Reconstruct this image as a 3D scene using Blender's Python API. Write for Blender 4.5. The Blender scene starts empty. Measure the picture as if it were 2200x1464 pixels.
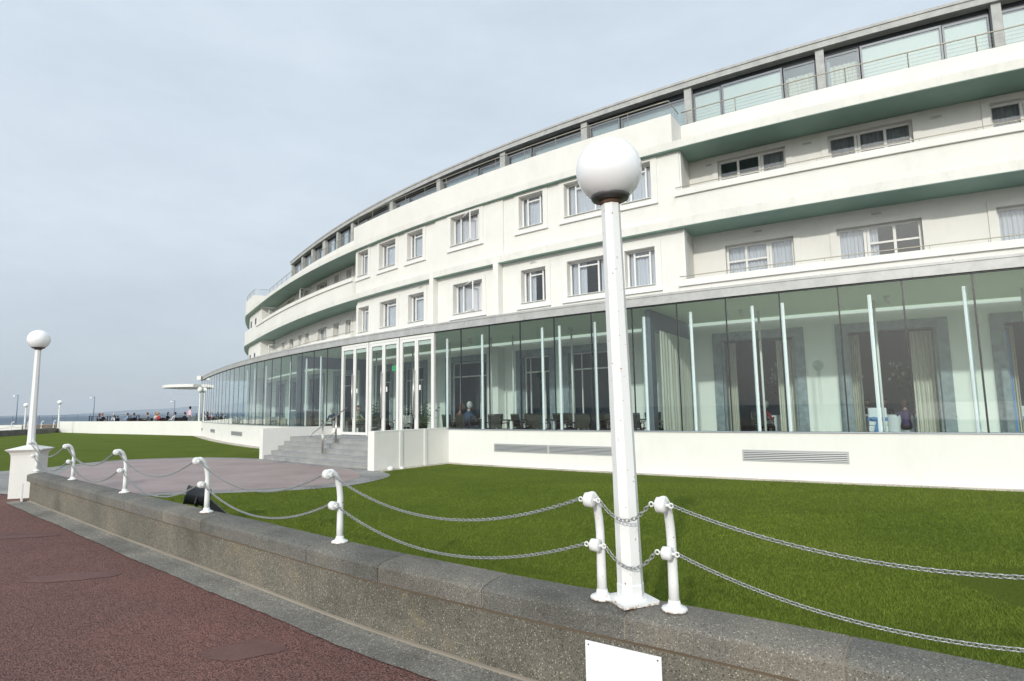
import bpy, bmesh, math, random
from mathutils import Vector, Matrix
random.seed(7)
PI=math.pi
def rad(x): return math.radians(x)
sc=bpy.context.scene
COL=sc.collection

# ------------------------------------------------------------------ plan of the curved front
HZ=7e-5
CX,CY=46.0,80.0
CO=[31.066527149465482,-10.564799300248664,-4.54838857935003,1.6485150978423186,77.87835545248456]
A0=rad(-130)
def RR(a):
    t=max(-.42,min(.36,a-A0)); v=0
    for c in CO: v=v*t+c
    return v
def P(adeg,d,z):
    "point on the building: angle along the front (degrees), depth behind the glass line, height"
    a=rad(adeg); r=RR(a)-d
    return (CX+r*math.cos(a),CY+r*math.sin(a),z)

# ------------------------------------------------------------------ materials
MATS={}
def nodes(name):
    m=bpy.data.materials.new(name); m.use_nodes=True
    nt=m.node_tree; b=nt.nodes['Principled BSDF']; MATS[name]=m
    return m,nt,b
def N(nt,t,**k):
    n=nt.nodes.new(t)
    for a,v in k.items(): setattr(n,a,v)
    return n
def coords(nt,kind='Object'):
    return N(nt,'ShaderNodeTexCoord').outputs[kind]
def noise(nt,scale,detail=3,rough=.55,vec=None):
    n=N(nt,'ShaderNodeTexNoise'); n.inputs['Scale'].default_value=scale; n.inputs['Detail'].default_value=detail; n.inputs['Roughness'].default_value=rough
    nt.links.new(vec if vec is not None else geo(nt),n.inputs['Vector']); return n.outputs['Fac']
def geo(nt):
    return N(nt,'ShaderNodeNewGeometry').outputs['Position']
def ramp(nt,fac,stops):
    r=N(nt,'ShaderNodeValToRGB'); e=r.color_ramp.elements
    while len(e)<len(stops): e.new(.5)
    for i,(p,c) in enumerate(stops):
        e[i].position=p; e[i].color=(c[0],c[1],c[2],1) if len(c)>2 else (c[0],)*3+(1,)
    nt.links.new(fac,r.inputs[0]); return r.outputs[0]
def mix(nt,fac,a,b,mode='MIX'):
    m=N(nt,'ShaderNodeMix',data_type='RGBA',blend_type=mode)
    for i,v in ((0,fac),(6,a),(7,b)):
        if hasattr(v,'links') or hasattr(v,'is_linked'): nt.links.new(v,m.inputs[i])
        else: m.inputs[i].default_value=v if i==0 else (v[0],v[1],v[2],1)
    return m.outputs[2]
def bump(nt,b,h,strength,dist=.01):
    n=N(nt,'ShaderNodeBump'); n.inputs['Strength'].default_value=strength; n.inputs['Distance'].default_value=dist
    nt.links.new(h,n.inputs['Height']); nt.links.new(n.outputs[0],b.inputs['Normal'])
def simple(name,col,rough=.6,metal=0,var=0,vs=3,spec=None):
    m,nt,b=nodes(name)
    b.inputs['Base Color'].default_value=(*col,1); b.inputs['Roughness'].default_value=rough; b.inputs['Metallic'].default_value=metal
    if spec is not None: b.inputs['Specular IOR Level'].default_value=spec
    if var:
        f=noise(nt,vs); c=ramp(nt,f,[(.3,[x*(1-var) for x in col]),(.7,[min(1,x*(1+var)) for x in col])])
        nt.links.new(c,b.inputs['Base Color'])
    return m
def stucco(name,col,stain=.06,fine=.15,streak=0):
    m,nt,b=nodes(name)
    f=noise(nt,.7,5,.6); c=ramp(nt,f,[(.3,[x*(1-stain) for x in col]),(.65,col)])
    if streak:
        mp=N(nt,'ShaderNodeMapping'); mp.inputs['Scale'].default_value=(2.2,2.2,.9); nt.links.new(geo(nt),mp.inputs[0])
        s=noise(nt,1.2,6,.75,mp.outputs[0]); s=ramp(nt,s,[(.5,(0,)),(.75,(streak,))])
        c=mix(nt,s,c,(.34,.33,.30))
    nt.links.new(c,b.inputs['Base Color']); b.inputs['Roughness'].default_value=.85; b.inputs['Specular IOR Level'].default_value=.2
    bump(nt,b,noise(nt,45,4,.6),fine,.004)
    return m
M_WALL=stucco('white_render',(.765,.75,.71),.07,.35,.12)
M_BAND=stucco('weathered_render',(.74,.725,.68),.10,.35,.26)
M_PLINTH=stucco('smooth_white_render',(.765,.755,.72),.035,.2,.10)
M_SOFF=simple('green_soffit_paint',(.24,.37,.315),.55,0,.08,1.2)
M_TRIM=simple('white_trim',(.75,.745,.72),.6,0,.02,2)
M_ZINC=None
m,nt,b=nodes('grey_zinc'); M_ZINC=m
f=noise(nt,2.5,5,.7); nt.links.new(ramp(nt,f,[(.3,(.36,.36,.36)),(.7,(.50,.50,.49))]),b.inputs['Base Color']); b.inputs['Roughness'].default_value=.5; b.inputs['Metallic'].default_value=.15
bump(nt,b,noise(nt,30,3),.15,.003)
m,nt,b=nodes('grey_concrete'); M_CONC=m
f=noise(nt,3,6,.7); nt.links.new(ramp(nt,f,[(.3,(.33,.335,.33)),(.7,(.50,.50,.48))]),b.inputs['Base Color']); b.inputs['Roughness'].default_value=.8
bump(nt,b,noise(nt,25,4),.3,.004)
M_DARK=simple('dark_metal',(.03,.035,.04),.45,.3)
M_STONE=simple('dark_stone_surround',(.20,.24,.26),.5,0,.25,6)
M_FLOOR=simple('interior_floor',(.42,.41,.38),.35,0,.1,2)
M_INT=simple('interior_wall',(.80,.80,.75),.8,0,.03,1)
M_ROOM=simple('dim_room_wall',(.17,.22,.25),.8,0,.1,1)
M_CEIL=simple('interior_ceiling',(.80,.93,.68),.8,0,.02,1)
M_BRONZE=simple('weathered_rail',(.38,.35,.28),.45,.4)
M_STEEL=simple('brushed_steel',(.50,.48,.44),.32,.9,.1,8)
M_ALU=simple('pale_aluminium',(.40,.43,.48),.4,.35)
M_VENT=simple('vent_grey',(.42,.43,.43),.5,.3)
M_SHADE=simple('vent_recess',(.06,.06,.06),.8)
M_MIST=simple('roller_blind',(.60,.64,.615),.85)
M_BLACK=simple('black_plastic',(.02,.022,.026),.35)
M_RUST=simple('rust',(.17,.10,.065),.9,0,.3,20)
M_GREYM=simple('grey_cast_metal',(.11,.11,.115),.45,.4)
def curtain_mat(name,col):
    m,nt,b=nodes(name); b.inputs['Base Color'].default_value=(*col,1); b.inputs['Roughness'].default_value=.9
    b.inputs['Specular IOR Level'].default_value=.1
    mp=N(nt,'ShaderNodeMapping'); mp.inputs['Scale'].default_value=(30,30,.8); nt.links.new(geo(nt),mp.inputs[0])
    f=noise(nt,1,3,.6,mp.outputs[0]); nt.links.new(ramp(nt,f,[(.35,[x*.8 for x in col]),(.65,col)]),b.inputs['Base Color'])
    return m
M_CURT=curtain_mat('pale_voile',(.66,.67,.70))
M_CURTG=curtain_mat('grey_curtain',(.30,.30,.31))
M_CURTB=curtain_mat('beige_curtain',(.66,.645,.56))
def glass(name,tint,refl=1.0,rcol=(1,1,1),ior=1.5):
    m=bpy.data.materials.new(name); m.use_nodes=True; nt=m.node_tree; nt.nodes.clear(); MATS[name]=m
    o=N(nt,'ShaderNodeOutputMaterial'); t=N(nt,'ShaderNodeBsdfTransparent'); t.inputs[0].default_value=(*tint,1)
    g=N(nt,'ShaderNodeBsdfGlossy'); g.inputs['Color'].default_value=(*rcol,1); g.inputs['Roughness'].default_value=0.0
    fr=N(nt,'ShaderNodeFresnel'); fr.inputs[0].default_value=ior
    mt=N(nt,'ShaderNodeMath',operation='MULTIPLY'); mt.inputs[1].default_value=refl; mt.use_clamp=True
    gm=N(nt,'ShaderNodeNewGeometry'); iv=N(nt,'ShaderNodeMath',operation='SUBTRACT'); iv.inputs[0].default_value=1; nt.links.new(gm.outputs['Backfacing'],iv.inputs[1])
    m2=N(nt,'ShaderNodeMath',operation='MULTIPLY'); nt.links.new(fr.outputs[0],m2.inputs[0]); nt.links.new(iv.outputs[0],m2.inputs[1]); nt.links.new(m2.outputs[0],mt.inputs[0])
    x=N(nt,'ShaderNodeMixShader'); nt.links.new(mt.outputs[0],x.inputs[0]); nt.links.new(t.outputs[0],x.inputs[1]); nt.links.new(g.outputs[0],x.inputs[2]); nt.links.new(x.outputs[0],o.inputs[0])
    return m
M_GLASS=glass('green_glass',(.925,.975,.970),1.6)
M_GLASSD=glass('door_glass',(.92,.96,.945),1.4)
M_FIN=glass('fin_glass',(.95,.985,.975),.8)
M_WGLASS=glass('window_glass',(.92,.94,.955),2.2)
M_PGLASS=glass('penthouse_glass',(.90,.94,.93),5.0,(.80,.86,.90))
M_FINE=simple('glass_edge',(.99,.91,.95),.3)

# ------------------------------------------------------------------ mesh builder
class MB:
    def __init__(s): s.v=[]; s.f=[]; s.mi=[]; s.cur=0; s.sm=[]; s.smooth=False
    def add(s,vs,fs):
        n=len(s.v); s.v+= [tuple(q) for q in vs]
        for f in fs: s.f.append([i+n for i in f]); s.mi.append(s.cur); s.sm.append(s.smooth)
    def sweep(s,prof,a0,a1,step=.45,caps=True,fn=P):
        "closed (d,z) profile swept along the curved front"
        if a1<a0: a0,a1=a1,a0
        n=max(1,int(math.ceil((a1-a0)/step))); k=len(prof); vs=[]
        for i in range(n+1):
            a=a0+(a1-a0)*i/n
            vs+=[fn(a,d,z) for d,z in prof]
        fs=[]
        for i in range(n):
            for j in range(k):
                j2=(j+1)%k; fs.append([i*k+j,i*k+j2,(i+1)*k+j2,(i+1)*k+j])
        if caps: fs.append(list(range(k))[::-1]); fs.append([n*k+j for j in range(k)])
        s.add(vs,fs)
    def cb(s,a0,a1,d0,d1,z0,z1,step=.45): s.sweep([(d0,z0),(d1,z0),(d1,z1),(d0,z1)],a0,a1,step)
    def box(s,x0,x1,y0,y1,z0,z1,mat=None):
        vs=[Vector((x,y,z)) for z in(z0,z1) for y in(y0,y1) for x in(x0,x1)]
        if mat is not None: vs=[mat@q for q in vs]
        s.add(vs,[[0,2,3,1],[4,5,7,6],[0,1,5,4],[2,6,7,3],[0,4,6,2],[1,3,7,5]])
    def bar(s,p,q,w,h=None):
        "square bar between two points"
        p=Vector(p);q=Vector(q);h=h or w; d=(q-p); L=d.length
        if L<1e-6: return
        d/=L; up=Vector((0,0,1)) if abs(d.z)<.95 else Vector((1,0,0))
        x=d.cross(up).normalized(); y=x.cross(d)
        vs=[]
        for c in (p,q):
            for i,j in((-1,-1),(1,-1),(1,1),(-1,1)): vs.append(c+x*w*.5*i+y*h*.5*j)
        s.add(vs,[[0,3,2,1],[4,5,6,7],[0,1,5,4],[1,2,6,5],[2,3,7,6],[3,0,4,7]])
    def tube(s,pts,r,n=8,caps=True,closed=False):
        pts=[Vector(q) for q in pts]; k=len(pts); rs=r if isinstance(r,(list,tuple)) else [r]*k
        vs=[]; px=None
        for i,q in enumerate(pts):
            if closed: t=pts[(i+1)%k]-pts[i-1]
            else: t=pts[min(i+1,k-1)]-pts[max(i-1,0)]
            t.normalize()
            if px is None:
                up=Vector((0,0,1)) if abs(t.z)<.9 else Vector((1,0,0)); px=t.cross(up).normalized()
            else: px=(px-t*px.dot(t)).normalized()
            y=t.cross(px)
            for j in range(n):
                th=2*PI*j/n; vs.append(q+(px*math.cos(th)+y*math.sin(th))*rs[i])
        fs=[]; K=k if closed else k-1
        for i in range(K):
            i2=(i+1)%k
            for j in range(n): fs.append([i*n+j,i*n+(j+1)%n,i2*n+(j+1)%n,i2*n+j])
        if caps and not closed: fs.append([j for j in range(n)][::-1]); fs.append([(k-1)*n+j for j in range(n)])
        s.add(vs,fs)
    def lathe(s,c,prof,n=24,ph=0,mat=None,capb=True,capt=True):
        vs=[];k=len(prof)
        for r,z in prof:
            for j in range(n):
                th=2*PI*j/n+ph; q=Vector((r*math.cos(th),r*math.sin(th),z))
                if mat is not None: q=mat@q
                vs.append(q+Vector(c))
        fs=[]
        for i in range(k-1):
            for j in range(n): fs.append([i*n+j,i*n+(j+1)%n,(i+1)*n+(j+1)%n,(i+1)*n+j])
        if capb: fs.append([j for j in range(n)][::-1])
        if capt: fs.append([(k-1)*n+j for j in range(n)])
        s.add(vs,fs)
    def sphere(s,c,r,nu=24,nv=14,sc=(1,1,1),v0=-90,v1=90):
        vs=[];c=Vector(c)
        for i in range(nv+1):
            ph=rad(v0+(v1-v0)*i/nv)
            for j in range(nu):
                th=2*PI*j/nu; vs.append(c+Vector((r*sc[0]*math.cos(ph)*math.cos(th),r*sc[1]*math.cos(ph)*math.sin(th),r*sc[2]*math.sin(ph))))
        s.add(vs,[[i*nu+j,i*nu+(j+1)%nu,(i+1)*nu+(j+1)%nu,(i+1)*nu+j] for i in range(nv) for j in range(nu)])
    def build(s,name,mats,parent=None,merge=False,loc=None,bev=None):
        me=bpy.data.meshes.new(name)
        me.from_pydata(s.v,[],s.f)
        if not isinstance(mats,(list,tuple)): mats=[mats]
        for m in mats: me.materials.append(m)
        if len(mats)>1: me.polygons.foreach_set('material_index',s.mi)
        me.polygons.foreach_set('use_smooth',s.sm)
        if merge or True:
            bm=bmesh.new(); bm.from_mesh(me)
            if merge: bmesh.ops.remove_doubles(bm,verts=bm.verts,dist=1e-4)
            bmesh.ops.recalc_face_normals(bm,faces=bm.faces); bm.to_mesh(me); bm.free()
        me.update()
        o=bpy.data.objects.new(name,me); COL.objects.link(o)
        if parent is not None: o.parent=parent
        if bev:
            md=o.modifiers.new('edge','BEVEL'); md.width=bev; md.segments=2; md.limit_method='ANGLE'; md.angle_limit=rad(40)
        return o
def tag(o,label=None,cat=None,group=None,kind=None):
    if label: o['label']=label
    if cat: o['category']=cat
    if group: o['group']=group
    if kind: o['kind']=kind
    return o
def empty(name,loc=(0,0,0),rz=0,label=None,cat=None,group=None):
    o=bpy.data.objects.new(name,None); COL.objects.link(o); o.location=loc; o.rotation_euler=(0,0,rz)
    return tag(o,label,cat,group)
def copy_tree(o,parent=None):
    c=o.copy(); COL.objects.link(c)
    if parent is not None: c.parent=parent
    for ch in [x for x in bpy.data.objects if x.parent==o]: copy_tree(ch,c)
    return c
def place(o,loc,rz=0,label=None,group=None):
    o.location=loc; o.rotation_euler=(0,0,rz)
    if label: o['label']=label
    if group: o['group']=group
    return o
def facing(adeg,out=True):
    "rotation about Z that turns local +Y outwards (towards the lawn) at this angle of the front"
    return rad(adeg)-PI/2 if out else rad(adeg)+PI/2

# ------------------------------------------------------------------ hotel
hotel=empty('hotel',(0,0,0),0,'long curved white Art Deco hotel with green soffits and a glass ground-floor pavilion','hotel')
FL=.56; FD=.76; SILL=1.03; GT=4.17
S1=7.0; S2=9.46; AR=-109.5; BL,BR=-136.0,-123.15; TL=-148.5; AE=-160.5

# plinth of the pavilion with the pavement strip
mb=MB(); mb.sweep([(0,-.1),(.28,-.1),(.28,SILL),(0,SILL)],-153.6,-132.52); mb.build('plinth',M_PLINTH,hotel)
mb=MB(); mb.sweep([(0,-.1),(.28,-.1),(.28,SILL),(0,SILL)],-128.5,AR); mb.build('plinth',M_PLINTH,hotel)
mb=MB(); mb.sweep([(-.03,SILL+.002),(.30,SILL+.002),(.30,SILL+.022),(-.03,SILL+.022)],-153.6,-132.52); mb.sweep([(-.03,SILL+.002),(.30,SILL+.002),(.30,SILL+.022),(-.03,SILL+.022)],-128.5,AR); mb.build('sill_capping',M_ALU,hotel)
# floor, ceiling, fascia, roof
mb=MB(); mb.cb(-153.5,AR,.29,9.5,FL-.2,FL); mb.cb(-132.6,-128.4,.055,.29,FL-.2,FD-.005); mb.build('pavilion_floor',M_FLOOR,hotel)
mb=MB(); mb.cb(-153.5,AR,.06,4.05,GT-.02,GT+.02); mb.build('pavilion_ceiling',M_CEIL,hotel)
mb=MB(); mb.sweep([(-.06,GT),(.05,GT),(.05,GT+.2),(3.25,GT+.34),(3.25,GT+.38),(.02,GT+.26),(-.06,GT+.245)],-153.7,AR); mb.build('pavilion_roof',M_ZINC,hotel)
mb=MB(); mb.cb(-153.65,AR,-.075,-.061,GT+.205,GT+.26)
a=-153
while a<AR:
    mb.cb(a-.008,a+.008,-.068,-.0605,GT+.004,GT+.2); mb.bar(P(a+.5,-.02,GT+.26),P(a+.5,-.02,GT+.285),.02); a+=1.7
mb.build('fascia_trim',M_ZINC,hotel)
mb=MB(); mb.cb(-153.6,-132.5,-.02,.05,GT-.03,GT-.001); mb.cb(-128.5,AR,-.02,.05,GT-.03,GT-.001); mb.build('glazing_channel',M_DARK,hotel)

# glass panels
PITCH=.8505
def joint(b_):
    jm=MB(); jm.cb(b_-.011,b_+.011,.006,.036,SILL+.022,GT-.02,2); jm.build('glazing_joint',M_BLACK,hotel)
a=-128.50
while a<AR-.1:
    b_=min(a+PITCH,AR)
    q=MB(); q.cb(a+.0115,b_-.0115,.012,.03,SILL+.022,GT-.02,2); q.build('glass_panel',M_GLASS,hotel)
    joint(b_); a=b_
a=-132.52
while a>-153.5:
    b_=max(a-PITCH,-153.6)
    q=MB(); q.cb(b_+.0115,a-.0115,.012,.03,SILL+.022,GT-.02,2); q.build('glass_panel',M_GLASS,hotel)
    joint(b_); a=b_
# end of the pavilion (glazed, radial)
q=MB(); q.sweep([(.0,SILL),(4.0,SILL),(4.0,GT),(.0,GT)],-153.66,-153.62,1); q.build('glass_panel',M_GLASS,hotel)
q=MB(); q.cb(-153.72,-153.6,0,4.0,-.1,SILL); q.build('plinth',M_PLINTH,hotel)
# fins
FINS=[-112.2,-113.5,-114.7,-115.9,-117.1,-118.36,-119.57,-120.83,-121.31,-122.37,-123.26,-124.3,-125.12,-125.55,-127.22,-128.35,-132.83,-134.28,-135.30,-136.59,-139.05,-140.51,-141.65,-143.07,-144.58,-146.1,-147.6,-149.1,-150.6,-152.1]
for a in FINS:
    q=MB(); q.cb(a-.006,a+.006,.05,.36,FL,3.98,1); f_=q.build('glass_fin',M_FIN,hotel)
    q=MB(); q.cb(a-.026,a+.026,.345,.385,FL,3.96,1); q.build('fin_edge',M_FINE,f_)
for a in (-119.45,-121.45,-117.3,-115.2,-123.9,-125.75,-127.55,-128.3,-129.9,-131.6,-133.6,-137.6,-140,-142.6,-145.6,-148.6):
    q=MB(); x,y,z=P(a,2.5,FL); q.smooth=True; q.tube([(x,y,FL),(x,y,GT)],.03,10); q.build('column',M_FINE if False else M_TRIM,hotel)

# interior back wall with openings
def wall_grid(a0,a1,z0,z1,d0,d1,holes,step=.5):
    "curved wall between depths d0 (front) and d1 (back) with rectangular holes (a0,a1,z0,z1)"
    A=sorted(set([a0,a1]+[h for o in holes for h in o[:2] if a0<h<a1])); A2=[]
    for i in range(len(A)-1):
        n=max(1,int(math.ceil((A[i+1]-A[i])/step))); A2+=[A[i]+(A[i+1]-A[i])*k/n for k in range(n)]
    A=A2+[a1]; Z=sorted(set([z0,z1]+[h for o in holes for h in o[2:4] if z0<h<z1]))
    na,nz=len(A),len(Z)
    def solid(i,j):
        if i<0 or j<0 or i>=na-1 or j>=nz-1: return False
        ca=(A[i]+A[i+1])/2; cz=(Z[j]+Z[j+1])/2
        return not any(o[0]<ca<o[1] and o[2]<cz<o[3] for o in holes)
    m=MB(); vs=[P(a,d,z) for d in(d0,d1) for z in Z for a in A]
    idx=lambda d,j,i:d*na*nz+j*na+i
    fs=[]
    for i in range(na-1):
        for j in range(nz-1):
            if not solid(i,j): continue
            fs.append([idx(0,j,i),idx(0,j,i+1),idx(0,j+1,i+1),idx(0,j+1,i)])
            fs.append([idx(1,j,i+1),idx(1,j,i),idx(1,j+1,i),idx(1,j+1,i+1)])
            if not solid(i-1,j): fs.append([idx(1,j,i),idx(0,j,i),idx(0,j+1,i),idx(1,j+1,i)])
            if not solid(i+1,j): fs.append([idx(0,j,i+1),idx(1,j,i+1),idx(1,j+1,i+1),idx(0,j+1,i+1)])
            if not solid(i,j-1): fs.append([idx(0,j,i+1),idx(0,j,i),idx(1,j,i),idx(1,j,i+1)])
            if not solid(i,j+1): fs.append([idx(0,j+1,i),idx(0,j+1,i+1),idx(1,j+1,i+1),idx(1,j+1,i)])
    m.add(vs,fs); return m
OPEN=[(-112.5,-110.5),(-115.1,-113.15),(-117.55,-115.65),(-120.14,-118.2),(-122.66,-120.74),(-126.72,-124.85),(-128.33,-126.97),(-131.35,-129.3),(-133.9,-132.3),(-135.6,-134.3),(-139.2,-137.0),(-142.2,-140.2),(-145.2,-143.2),(-148.2,-146.2),(-151.5,-149.4)]
OZ=3.80; SW=.19
m=wall_grid(-153.5,AR,FL,GT,4.0,4.3,[(a+SW,b-SW,FL,OZ-.25) for a,b in OPEN]); m.build('pavilion_back_wall',M_INT,hotel)
for a,b in OPEN:
    q=MB(); q.cb(a,a+SW,3.955,4.28,FL,OZ); q.cb(b-SW,b,3.955,4.28,FL,OZ); q.cb(a+SW+.0005,b-SW-.0005,3.957,4.28,OZ-.25,OZ-.002)
    q.cb(a+SW,a+SW+.05,4.06,4.27,FL,OZ-.25); q.cb(b-SW-.05,b-SW,4.06,4.27,FL,OZ-.25)
    q.build('door_surround',M_STONE,hotel)
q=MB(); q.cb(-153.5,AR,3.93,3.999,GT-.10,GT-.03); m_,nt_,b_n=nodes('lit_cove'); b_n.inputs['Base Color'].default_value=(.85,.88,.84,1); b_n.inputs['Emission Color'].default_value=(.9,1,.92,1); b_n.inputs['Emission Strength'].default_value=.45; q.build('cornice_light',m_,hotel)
q=MB(); q.cb(-129.24,-128.8,3.62,3.998,FL,GT-.18); q.build('pier',M_INT,hotel)
# inner room behind the openings
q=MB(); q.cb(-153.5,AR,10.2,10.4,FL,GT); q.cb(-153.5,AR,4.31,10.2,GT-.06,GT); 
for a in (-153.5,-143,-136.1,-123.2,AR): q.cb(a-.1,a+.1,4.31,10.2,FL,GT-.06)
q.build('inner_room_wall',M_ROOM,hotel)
# glazed doors inside left openings
for a,b in OPEN[5:11]:
    q=MB(); a+=SW+.05; b-=SW+.05; w=.035
    for k in (a,a+(b-a)*.2,b-(b-a)*.2-w,b-w): q.cb(k,k+w,4.14,4.18,FL,2.95)
    q.cb(a,b,4.139,4.181,2.95,3.0); q.cb(a,b,4.139,4.181,3.5,3.549); 
    q.cb(a,a+w,4.14,4.18,3.0,3.5); q.cb(b-w,b,4.14,4.18,3.0,3.5); q.cb(a+(b-a)*.2,a+(b-a)*.2+w*.8,4.14,4.18,3.0,3.5)
    q.build('inner_door_frame',M_TRIM,hotel)
# partitions across the pavilion
for pa in (-123.2,-136.1):
    q=MB(); q.cb(pa-.05,pa+.05,.40,3.85,3.62,GT-.03,1); q.cb(pa-.05,pa+.05,.40,.72,FL,3.62,1); q.cb(pa-.05,pa+.05,3.55,3.99,FL,3.62,1)
    q.build('partition',simple('dark_partition',(.10,.115,.135),.5) if 'dark_partition' not in MATS else MATS['dark_partition'],hotel)
# terrace-facing vents in plinth
def vent(a0,a1,z0,z1,n=5):
    q=MB(); t=(a1-a0); w=.03
    q.cb(a0,a1,-.012,-.002,z1-w,z1); q.cb(a0,a1,-.012,-.002,z0,z0+w)
    q.cb(a0,a0+w*.75,-.0118,-.002,z0+w,z1-w); q.cb(a1-w*.75,a1,-.0118,-.002,z0+w,z1-w)
    h=(z1-z0-2*w)/n
    for k in range(n): q.sweep([(-.004,z0+w+h*k+h*.3),(-.012,z0+w+h*k+h*.34),(-.008,z0+w+h*k+h*.86),(-.003,z0+w+h*k+h*.86)],a0+.02,a1-.02)
    o=q.build('vent_grille',M_VENT,hotel)
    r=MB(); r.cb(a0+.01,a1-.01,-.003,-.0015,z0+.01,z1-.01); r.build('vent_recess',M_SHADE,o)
vent(-126.68,-125.30,.415,.645); vent(-125.285,-123.88,.415,.645); vent(-121.56,-120.02,.40,.65); vent(-118.2-1.5+.9,-117.4,.40,.65) if False else None
vent(-142.83,-140.99,.43,.66); vent(-148.3,-146.8,.42,.64); vent(-152.9,-151.8,.41,.60)

# front doors
def door_pair(a0,a1,zb):
    fr=MB(); w=.055; t0,t1=-.03,.05; mid=(a0+a1)/2
    fr.cb(a0,a0+w*.7,t0,t1,zb,GT-.035); fr.cb(a1-w*.7,a1,t0,t1,zb,GT-.035); fr.cb(a0+w*.7,a1-w*.7,t0,t1,GT-.115,GT-.036)
    d=fr.build('door_frame',M_TRIM,hotel)
    for (l,r) in ((a0+w*.7,mid),(mid,a1-w*.7)):
        q=MB(); s=.062
        q.cb(l+.003,l+s,-.022,.03,zb+.02,GT-.12); q.cb(r-s,r-.003,-.022,.03,zb+.02,GT-.12)
        q.cb(l+s,r-s,-.0215,.03,zb+.02,zb+.12); q.cb(l+s,r-s,-.0215,.03,GT-.215,GT-.12)
        lf=q.build('door_leaf',M_TRIM,d)
        q=MB(); q.cb(l+s,r-s,-.004,.012,zb+.12,GT-.215); q.build('pane',M_GLASSD,d)
        q=MB(); q.cb(l+s,r-s,.03,.036,GT-.36,GT-.22); q.build('door_blind',M_MIST,d)
        for z in (zb+.4,zb+1.75,GT-.3):
            pass
    q=MB()
    x0=P(mid-.035,-.085,0); 
    q.smooth=True; q.tube([(x0[0],x0[1],zb+.62),(x0[0],x0[1],zb+2.25)],.021,10)
    for z in (.7,2.15): q.tube([(x0[0],x0[1],zb+z),P(mid-.03,-.02,zb+z)],.012,6)
    q.build('handle',M_STEEL,d)
    q=MB(); q.cb(mid+.09,mid+.15,-.008,-.0045,zb+1.55,zb+1.72); q.build('door_sticker',M_TRIM,d)
DE=[-132.50,-131.15,-129.83,-128.52]
for i in range(3): door_pair(DE[i]+(.0 if i==0 else .045),DE[i+1]-.0,FD)

# steps and side walls
q=MB()
RZ=.152; ds=[-2.66,-2.40,-2.16,-1.93,-1.70]
for k,dd in enumerate(ds):
    q.cb(-132.97+.0,-128.26,dd,(ds[k+1] if k<4 else -.035),-.1,RZ*(k+1)-.03); 
    q.cb(-132.97,-128.26,dd-.012,(ds[k+1]-.0 if k<4 else -.036),RZ*(k+1)-.029,RZ*(k+1))
m,nt,b=nodes('grey_step_stone'); M_STEP=m
f=noise(nt,1.3,5,.65); nt.links.new(ramp(nt,f,[(.3,(.25,.25,.25)),(.7,(.36,.36,.355))]),b.inputs['Base Color']); b.inputs['Roughness'].default_value=.75; bump(nt,b,noise(nt,60,3),.2,.003)
q.build('entrance_steps',M_STEP,hotel)
q=MB(); q.cb(-133.16,-132.975,-2.72,-.003,-.1,1.09,.3); q.build('stair_side_wall',M_PLINTH,hotel)
q=MB()
q.sweep([(-2.9,-.1),(-.003,-.1),(-.003,1.09),(-2.9,1.09)],-128.25,-128.05,.3)
for dd in (-1.93,-.96): 
    pass
q.build('stair_side_wall',M_PLINTH,hotel)
q=MB()
for dd in (-1.95,-1.0): q.cb(-128.049,-128.03,dd-.05,dd+.05,-.1,1.085,.3)
q.cb(-128.049,-128.044,-2.9,-.01,1.09-.03,1.087,.3)
q.build('render_joint',M_TRIM,hotel)
# handrail in steps
q=MB(); q.smooth=True
def hp(d,z,a=-130.55): return P(a,d,z)
for d,z in ((-2.30,.304),(-1.82,.608)):
    for o in (-.02,.02):
        pt_=hp(d,z,-130.55+o); q.tube([pt_,(pt_[0],pt_[1],z+.88)],.017,8)
    q.box(-.06,.06,-.05,.05,0,.012,Matrix.Translation(hp(d,z)))
q.tube([hp(-2.72,.85),hp(-2.72,.93),hp(-2.66,.975),hp(-1.42,1.77)],.02,8)
q.tube([hp(-2.30,.68),hp(-1.82,.99)],.013,6)
rl=q.build('stair_handrail',M_STEEL,hotel)

# ---- upper floors
WT=.35
winparts={}
def frame_bars(q,a0,a1,z0,z1,d,vb,hb,w=.058,t=.05):
    "outer frame plus vertical bars at fractions vb and horizontal bars (z fraction, from, to)"
    wa=w/1.31
    q.cb(a0,a0+wa,d,d+t,z0,z1); q.cb(a1-wa,a1,d,d+t,z0,z1)
    q.cb(a0+wa,a1-wa,d+.001,d+t,z0,z0+w); q.cb(a0+wa,a1-wa,d+.001,d+t,z1-w,z1)
    for f in vb:
        c=a0+(a1-a0)*f; q.cb(c-wa*.5,c+wa*.5,d+.002,d+t,z0+w,z1-w)
    for zf,f0,f1 in hb:
        z=z0+(z1-z0)*zf; q.cb(a0+(a1-a0)*f0+wa*.5,a0+(a1-a0)*f1-wa*.5,d+.003,d+t,z-w*.4,z+w*.4)
def curtain(a0,a1,d,z0,z1,amp=.035,wl=.09,mat=None,parent=None,gather=1.0):
    q=MB(); q.smooth=True; n=max(8,int((a1-a0)*1.31/wl*8)); vs=[]; seed=random.random()*10
    for i in range(n+1):
        a=a0+(a1-a0)*i/n; ph=2*PI*i/8+.6*math.sin(i*.13+seed)
        dd=d+amp*math.sin(ph)+amp*.4*math.sin(i*.31+seed)
        vs+=[P(a,dd,z0),P(a,d+(dd-d)*.6,z1)]
    q.add(vs,[[2*i,2*i+2,2*i+3,2*i+1] for i in range(n)])
    return q.build('curtain',mat or M_CURT,parent)
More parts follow.
